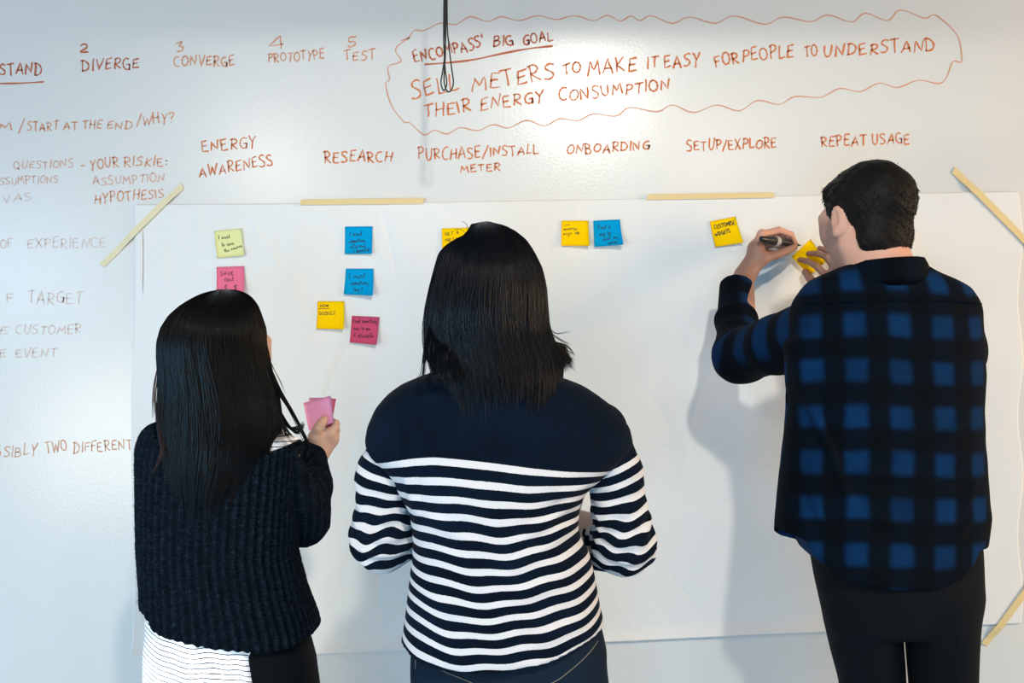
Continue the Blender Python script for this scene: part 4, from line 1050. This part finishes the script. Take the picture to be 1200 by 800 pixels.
    V, Q = F.mesh(); V = relax(V, Q, 1); link_mesh('hair', V, Q, M['hair'], root)
    ze = lambda th: P(0, 562, D)[2]+.03*np.cos(th)**2+.010*np.sin(th*5)
    hair_strands('hair_strands', root, LH, 5600, ze, (-math.pi-.45, .25), 'hair_brown', 15, rad=.0008, kk=26, s_range=(.94, 1.0), clump=.034, wob=.11)['kind'] = 'stuff'
    ln = []
    for e_ in range(9):
        q = rng.uniform(0, 1)
        ln.append(([(312+q*3, 430, D-.02), (324+q*4, 458, D-.02), (337+4*q, 474+6*q, D-.015), (347+q*3, 492+q*4, D-.01), (354+q*3, 506+q*6, D-.01), (359+q*3, 516+q*5, D-.005)], 7, 1.1))
    for e_ in range(7):
        q = rng.uniform(0, 1)
        ln.append(([(318, 465, D-.04), (326+q*8, 490, D-.05), (338+q*6, 500+q*4, D-.06), (350, 499+q*8, D-.06), (356, 494+q*6, D-.06)], 6, 1.0))
    for e_ in range(10):
        q = rng.uniform(0, 1)
        ln.append(([(316, 460, D-.06), (320+q*8, 485, D-.07), (322+q*16, 503, D-.075), (320+q*26, 512, D-.08)], 7, 1.3))
    for e_ in range(0):
        x = rng.uniform(204, 312)
        ln.append(([(x-2, 455, D-.06), (x, 505, D-.118), (x+rng.uniform(-5, 5), 550, D-.13), (x+rng.uniform(-8, 8), 562+rng.uniform(-10, 12), D-.13)], 9, 2))
    locks('loose_hair', root, ln, 'hair_brown', 16, .0007)['kind'] = 'stuff'
    ln = [([(192, 402, D), (187, 425, D), (182, 445, D-.01), (180, 465, D-.02), (180, 490, D-.05)], 9, 1.0),
          ([(190, 415, D), (185, 440, D-.01), (182, 470, D-.03), (186, 500, D-.08), (189, 530, D-.11), (178, 555, D-.112)], 9, 1.2),
          ([(192, 420, D), (188, 450, D-.01), (187, 480, D-.04), (193, 510, D-.09), (190, 540, D-.11)], 7, 1.5),
          ([(309, 400, D+.02), (318, 425, D+.02), (328, 445, D+.02), (335, 462, D+.02)], 3, 1.0), ([(196, 380, D), (193, 420, D), (192, 460, D-.02), (196, 492, D-.05)], 8, 1.5)]
    locks('side_lock', root, ln, 'hair_loose', 17, .0005)['kind'] = 'stuff'
left_woman()
# ================================================================== man on the right (check shirt)
def man():
    D = 2.05; kz = D/FPX; kb = (D-.12)/FPX; y0 = D-DW
    root = thing('person', 'rightmost person with short dark hair and dark blue check shirt, writing on a note', 'person', (P(1050, 0, D)[0], y0, 0))
    H = Head(P(1015, 259, D+.02), math.radians(22), math.radians(-6), 0, .98)
    neck = P(1034, 335, D-.02)
    shL, shR = P(962, 378, D+.03), P(1106, 368, D)
    eL = P(868, 420, 2.34); eR = P(1112, 452, 2.27)
    wL0 = P(871, 328, 2.535); wR0 = P(1004, 338, 2.52)
    F = Field(rng_ax(.44, 1.02, .003), rng_ax(y0-.13, .015, .003), axis([(0., .009), (.72, .008), (1.28, .0045), (1.46, .003), (1.80,)]))
    H.put(F, neck, .057, True)
    hx = (P(1020, 0, D)[0], P(1098, 0, D)[0])
    legs = [[(np.array([x, y0, .80]), .055), (np.array([x, y0+.01, .47]), .042), (np.array([x2, y0, .10]), .034)] for x, x2 in zip(hx, (.74, .90))]
    arms = [[(shL, .045), (eL, .040), (wL0, .026)], [(shR, .045), (eR, .040), (wR0, .026)]]
    base_body(F, (P(1050, 668, D), (.13, .09, .085)), (P(1042, 440, D), (.15, .09, .16)), P(1036, 318, D-.01), (shL, shR), arms, legs)
    # left hand with the pen
    w_, fs = hand_px((873, 323, 2.55), [
        [(893, 303, 2.552), (909, 299, 2.560), (921, 294, 2.580), (931, 289.5, 2.612)],
        [(893, 274.5, 2.562), (913, 269.5, 2.574), (927, 275, 2.600), (931.5, 284.5, 2.622)],
        [(892, 281, 2.590), (913, 277, 2.612), (927, 284, 2.634), (929, 292, 2.648)],
        [(890, 290, 2.612), (908, 286, 2.640), (918, 291, 2.656), (915, 296, 2.662)],
        [(887, 297, 2.628), (898, 294, 2.650), (905, 296, 2.664), (902, 300, 2.668)]])
    hand(F, w_, fs, .0152, .0245)
    F.cap(P(893, 303, 2.552), P(884, 290, 2.565), .017, .016, .015)
    # right hand on the note
    w2, f2 = hand_px((998, 334, 2.55), [
        [(963, 338, 2.600), (955, 333, 2.625), (949, 326, 2.640), (943.5, 318.5, 2.650)],
        [(969, 324, 2.590), (957, 312, 2.598), (946, 306, 2.630), (937.5, 304, 2.652)],
        [(979, 316, 2.585), (969, 301, 2.596), (958, 297, 2.628), (947.5, 297, 2.652)],
        [(986, 311, 2.592), (976, 298, 2.605), (968, 293, 2.632), (960.5, 290.5, 2.654)],
        [(993, 309, 2.605), (989, 297, 2.622), (984, 292, 2.642), (978, 288, 2.660)]])
    hand(F, w2, f2, .0150, .0245)
    V, Q = F.mesh(); V = relax(V, Q, 1); link_mesh('body', V, Q, M['skin_man'], root, attrs=skinattrs(V, H, True)); H.eyes(root)
    # note under his fingers, and the pen
    sticky([(927.5, 301), (950, 280), (968, 306), (949, 323)], 'yellow', [], 'yellow note held turned on its corner under the man\'s fingers', depth=2.668, curl=.004, group='sticky notes on the paper', seed=24)
    a, b = P(891.5, 279.5, 2.515), P(938.5, 287.5, 2.652); ax_ = (b-a)/np.linalg.norm(b-a); Lp = np.linalg.norm(b-a)
    pen = thing('marker_pen', 'black marker pen gripped in the man\'s left hand', 'pen', tuple((a+b)/2))
    def lathe(name, prof, m, par, n=20):
        u = np.cross(ax_, (0, 0, 1)); u /= np.linalg.norm(u); v_ = np.cross(ax_, u); V = []
        for t_, r_ in prof:
            for j in range(n):
                q = 2*math.pi*j/n; V.append(a+ax_*t_+r_*(math.cos(q)*u+math.sin(q)*v_))
        V += [a+ax_*prof[0][0], a+ax_*prof[-1][0]]; N_ = len(prof); Fc = []
        for i in range(N_-1):
            for j in range(n): Fc.append((i*n+j, i*n+(j+1) % n, (i+1)*n+(j+1) % n, (i+1)*n+j))
        for j in range(n): Fc += [(N_*n, (j+1) % n, j), (N_*n+1, (N_-1)*n+j, (N_-1)*n+(j+1) % n)]
        return link_mesh(name, V, Fc, m, par)
    lathe('barrel', [(0, .0055), (.002, .0068), (.03, .0088), (.042, .0118), (.050, .0128), (.085, .0128), (.098, .0105), (Lp-.035, .0085), (Lp-.028, .0050)], M['pen'], pen)
    lathe('print_band', [(.062, .01295), (.0625, .0130), (.079, .0130), (.0795, .01295)], M['penlabel'], pen)
    lathe('nib', [(Lp-.032, .0042), (Lp-.012, .0034), (Lp-.008, .002), (Lp, .0012)], M['pen'], pen, 12)

    # shirt body
    rows = [(304,1004,1072,.055,-.005),(311,992,1083,.062),(319,972,1096,.070),(328,950,1118,.080),(338,940,1134,.090),(352,932,1143,.098),(370,926,1146,.106),(400,924,1147,.113),(440,924,1149,.118),(480,923,1146,.121),(500,921,1147,.122),(540,917,1150,.122),(580,913,1153,.122),(600,911,1154.5,.122),(625,909,1152,.122),(650,908,1148,.122),(700,908,1146,.122)]
    L = Loft(pxrows(rows, D), 2.45, 1)
    F = Field(rng_ax(.50, 1.0, .004), rng_ax(y0-.15, y0+.15, .004), rng_ax(.86, 1.59, .004))
    F.loft(L, 0)
    def hem(X, Y, Z):
        kk_ = np.where(Y < y0+.02, kb, kz); px = X/kk_+600; pb = np.interp(px, [905, 909, 918, 935, 950, 960, 985, 1040, 1100, 1135, 1150, 1158], [618, 624, 630, 634, 637, 655, 678, 692, 692, 680, 664, 650])
        pf_ = np.interp(px, [905, 909, 918, 935, 950, 1158], [618, 624, 630, 634, 640, 650])
        py = np.where(Y < y0+.03, pb, pf_)
        return (CH-(py-400)*kk_)-Z
    F.cut(hem)
    def disp(V):
        d = .0026*wav(V, 12, 81, 8, (1, .6, .8))+.0012*wav(V, 34, 82)
        for (a_, b_, w_, am) in (((945,440),(985,545),.012,.009),((955,470),(1000,600),.012,.008),((950,560),(975,640),.010,.006),((932,380),(948,440),.010,.006),((1142,480),(1100,520),.012,.005),((1148,600),(1110,640),.012,.004),((1150,560),(1128,600),.011,.004),((965,380),(930,420),.010,.005),((1010,600),(1060,620),.015,.003),((1000,550),(1080,560),.012,.003)):
            A = P(a_[0], a_[1], D-.11); B = P(b_[0], b_[1], D-.11); Vp = V.copy(); Vp[:, 1] = A[1]; d += foldline(Vp, A, B, w_, am)*(V[:, 1] < y0+.04)
        return d
    def pl(V):
        cx, a_, cy, b_, p_ = L.at(V[:, 2]); px = V[:, 0]/kz+600
        u = V[:, 0]-P(1057, 0, D-.12)[0]+.043+.86*3   # a blue band is centred on px 1055
        th = np.clip((V[:, 0]-cx)/a_, -1, 1)
        fr = V[:, 1] > cy
        u = np.where(fr, u+.03, u)+np.sign(th)*.020*np.abs(th)**4
        v_ = V[:, 2]-P(0, 436, D-.12)[2]+.04465+.893*3
        v_ = v_+.004*np.sin(V[:, 0]*16)
        return dict(pu=u, pv=v_)
    sh = garment('shirt', root, F, M['plaid'], 2, disp, pl)
    # yoke seam
    xs_ = np.linspace(935, 1142, 30); q = []
    for x in xs_:
        z_ = P(0, 357-3*math.sin((x-935)/207*math.pi), D)[2]; cx, a_, cy, b_, p_ = L.at(np.array([z_])); X_ = (x-600)*kz
        q.append((X_, (cy-b_*np.clip(1-abs((X_-cx)/a_)**p_, .01, 1)**(1/p_))[0]-.0015, z_))
    V, Fc = tubes(np.array(q)[None], [.0022], 5, taper=False); link_mesh('yoke_seam', V, Fc, M['yoke'], sh)
    # collar: a standing band folded outwards, wider at the nape
    n = 40; V = []; cc = P(1037, 0, D-.005); prof = [(.000, -.034), (.000, .020), (.004, .026), (.012, .024), (.019, .008), (.024, -.012), (.020, -.034), (.016, .004), (.008, .016)]
    for j in range(n+1):
        t_ = math.radians(-90)+math.radians(150)*(2*j/n-1)
        for dr, dz in prof:
            rx, ry = .062+dr, .066+dr
            fwd = max(0, math.sin(t_)); zc = P(0, 311, D)[2]-.010-.022*fwd-.010*max(0, -math.cos(t_))*0+.004*math.cos(t_)
            V.append((cc[0]+rx*math.cos(t_), y0-.008+ry*math.sin(t_), zc+dz*.82-.35*dr*(1 if dz < 0 else 0)))
    m_ = len(prof); Fc = [(j*m_+i, j*m_+(i+1) % m_, (j+1)*m_+(i+1) % m_, (j+1)*m_+i) for j in range(n) for i in range(m_)]
    V = np.array(V); link_mesh('collar', V, Fc, M['plaid'], sh, attrs=dict(pu=(V[:, 0]+2.0), pv=V[:, 2]*0+.01))
    # sleeves
    def sleeve(pts, seed, ph):
        A = np.array([p[0] for p in pts])
        F = Field(rng_ax(A[:, 0].min()-.09, A[:, 0].max()+.09, .0038), rng_ax(A[:, 1].min()-.09, A[:, 1].max()+.09, .0038), rng_ax(A[:, 2].min()-.09, A[:, 2].max()+.09, .0038))
        F.chain(pts, .02); c = pts[-1][0]; dv = pts[-1][0]-pts[-2][0]; dv = dv/np.linalg.norm(dv)
        F.cut(lambda X, Y, Z: (X-c[0])*dv[0]+(Y-c[1])*dv[1]+(Z-c[2])*dv[2])
        ei = 2; e = pts[ei][0]; ua = pts[ei][0]-pts[0][0]; Lu = np.linalg.norm(ua); ua = ua/Lu; fa = pts[-1][0]-e; Lf = np.linalg.norm(fa); fa = fa/Lf
        def at(V):
            t1 = (V-pts[0][0])@ua; t2 = (V-e)@fa; infore = (t2 > 0)&(t2 > (t1-Lu))
            sdist1 = np.linalg.norm(V-pts[0][0]-np.clip(t1, 0, Lu)[:, None]*ua, axis=1); sd2 = np.linalg.norm(V-e-np.clip(t2, 0, Lf)[:, None]*fa, axis=1)
            wgt = 1/(1+np.exp((sd2-sdist1)/.004)); al = t1*(1-wgt)+(Lu+t2)*wgt
            ar = np.where(wgt > .5, ((V-e)@np.cross(fa, (0, 1, 0))), ((V-pts[0][0])@np.cross(ua, (0, 1, 0))))
            return dict(pu=al+ph+1.0, pv=ar+.049+.02+.98)
        def disp(V):
            d = np.linalg.norm(V-e, axis=1); near = np.exp(-(d/.12)**2)
            t2 = (V-e)@fa
            return .0022*wav(V, 22, seed, 7)+near*.0032*wav(V, 42, seed+3, 6)+.003*np.exp(-((t2-Lf*.55)/.012)**2)-.002*np.exp(-((t2-Lf*.40)/.012)**2)
        return garment('sleeve', root, F, M['plaid'], 1, disp, at, parent=sh)
    sleeve([(P(965, 385, D+.01), .070), (P(912, 403, 2.20), .062), (P(867.5, 417, 2.34), .0625), (P(863, 380, 2.44), .046), (P(863.5, 334, 2.525), .0425)], 91, .03)
    sleeve([(P(1104, 372, D), .078), (P(1110, 412, 2.12), .074), (P(1113, 446, 2.24), .068), (P(1060, 400, 2.36), .052), (P(1014, 352, 2.47), .044)], 95, .06)
    # trousers
    rows = [(600,945,1130,.09),(636,950,1146,.105),(680,957,1147,.108),(700,962,1146.5,.106),(742,972,1137.5,.096),(760,980,1137,.085)]
    Lj = Loft(pxrows(rows, D), 2.5, 1)
    F = Field(rng_ax(.57, 1.0, .0055), rng_ax(y0-.15, y0+.15, .0055), rng_ax(.06, 1.05, .0055))
    Lj.z0 = P(0, 738, D)[2]
    F.loft(Lj, .03)
    def leg(rows_, zz, sy):
        Lg = Loft(pxrows(rows_, D, sy)+[(z_, x_, a_, y0+sy*.3, b_) for z_, x_, a_, b_ in zz], 2.05, 1); F.loft(Lg, .010)
    leg([(690,965,1056,.09),(725,972,1056,.098),(745,974,1057.5,.096),(770,980,1060,.09),(800,988,1062,.084),(840,993,1063,.08)], [(.48, .755, .054, .062), (.28, .750, .052, .058), (.07, .742, .050, .060)], .018)
    leg([(690,1061,1143,.09),(725,1061,1137,.098),(745,1061,1137,.096),(770,1063,1136.5,.09),(800,1065,1136,.084),(840,1067,1136,.08)], [(.48, .885, .054, .062), (.28, .890, .052, .058), (.07, .898, .050, .060)], -.018)
    F.cut(lambda X, Y, Z: .07-Z+0*X+0*Y)
    garment('trousers', root, F, M['trousers'], 14, lambda V: .0010*wav(V, 25, 99))
    for sx, x in zip((-1, 1), (.742, .898)): shoe(root, (x, y0-.01), math.radians(-sx*8), .28, .048)

    # short hair
    F = Field(*[rng_ax(H.c[i]-.15, H.c[i]+.15, .003) for i in range(3)])
    hc = (0, -.016, .036); hr = (.0825, .1035, .0885); S = H.s
    F.ell(H.w(hc), np.array(hr)*S, H.R, 0); F.ell(H.w((0, .052, .080)), np.array((.052, .030, .020))*S, H.R, .02)
    F.ell(H.w((0, -.066, -.035)), np.array((.052, .026, .045))*S, H.R, .02); F.ell(H.w((0, -.050, -.045)), np.array((.068, .036, .050))*S, H.R, .02)
    def line(ly): return np.interp(ly, [-.12, -.075, -.050, -.036, -.028, -.022, .010, .018, .040, .047, .075, .10], [-.079, -.079, -.078, -.068, -.02, .018, .022, -.030, -.026, .040, .064, .068])
    def cutf(X, Y, Z):
        x, y, z = X-H.c[0], Y-H.c[1], Z-H.c[2]; R = H.R
        ly = (x*R[0,1]+y*R[1,1]+z*R[2,1])/S; lz = (x*R[0,2]+y*R[1,2]+z*R[2,2])/S; lx = (x*R[0,0]+y*R[1,0]+z*R[2,0])/S
        zl = line(ly.ravel()).reshape(ly.shape)
        return (zl-lz)*.8*S
    F.cut(cutf)
    V, Q = F.mesh(); V = relax(V, Q, 1); N_ = normals(V, Q); V = V+N_*(.0018*wav(V, 60, 111)+.0008*wav(V, 200, 112))[:, None]
    link_mesh('hair', V, Q, M['hair_short'], root)
    r = np.random.default_rng(12); Lc = H.loc(V); ok = np.nonzero((((Lc-np.array(hc))@np.ones(3)) > -9) & (N_@H.R[:, 2] > -.6))[0]
    pick = r.choice(ok, 7500); p0 = V[pick]; nn = N_[pick]
    fwd = H.R@np.array([.35, .75, -.75]); back = H.R@np.array([0, -.25, -1.0]); up = np.clip((Lc[pick, 2]-.02)/.05, 0, 1)[:, None]
    dr = (fwd*up+back*(1-up))+nn*(.35+.25*up)+r.normal(0, .22, (len(pick), 3)); dr /= np.linalg.norm(dr, axis=1, keepdims=True)
    ln_ = (.006+.010*up[:, 0])*r.uniform(.6, 1.2, len(pick)); t_ = np.linspace(0, 1, 5)
    path = p0[:, None]-nn[:, None]*.001+dr[:, None]*ln_[:, None, None]*t_[None, :, None]-nn[:, None]*(ln_[:, None, None]*.25*(t_**2)[None, :, None])
    V, Fc = tubes(path, np.full(len(pick), .00055), 3); link_mesh('hair_strands', V, Fc, M['hair_short'], root)['kind'] = 'stuff'
man()
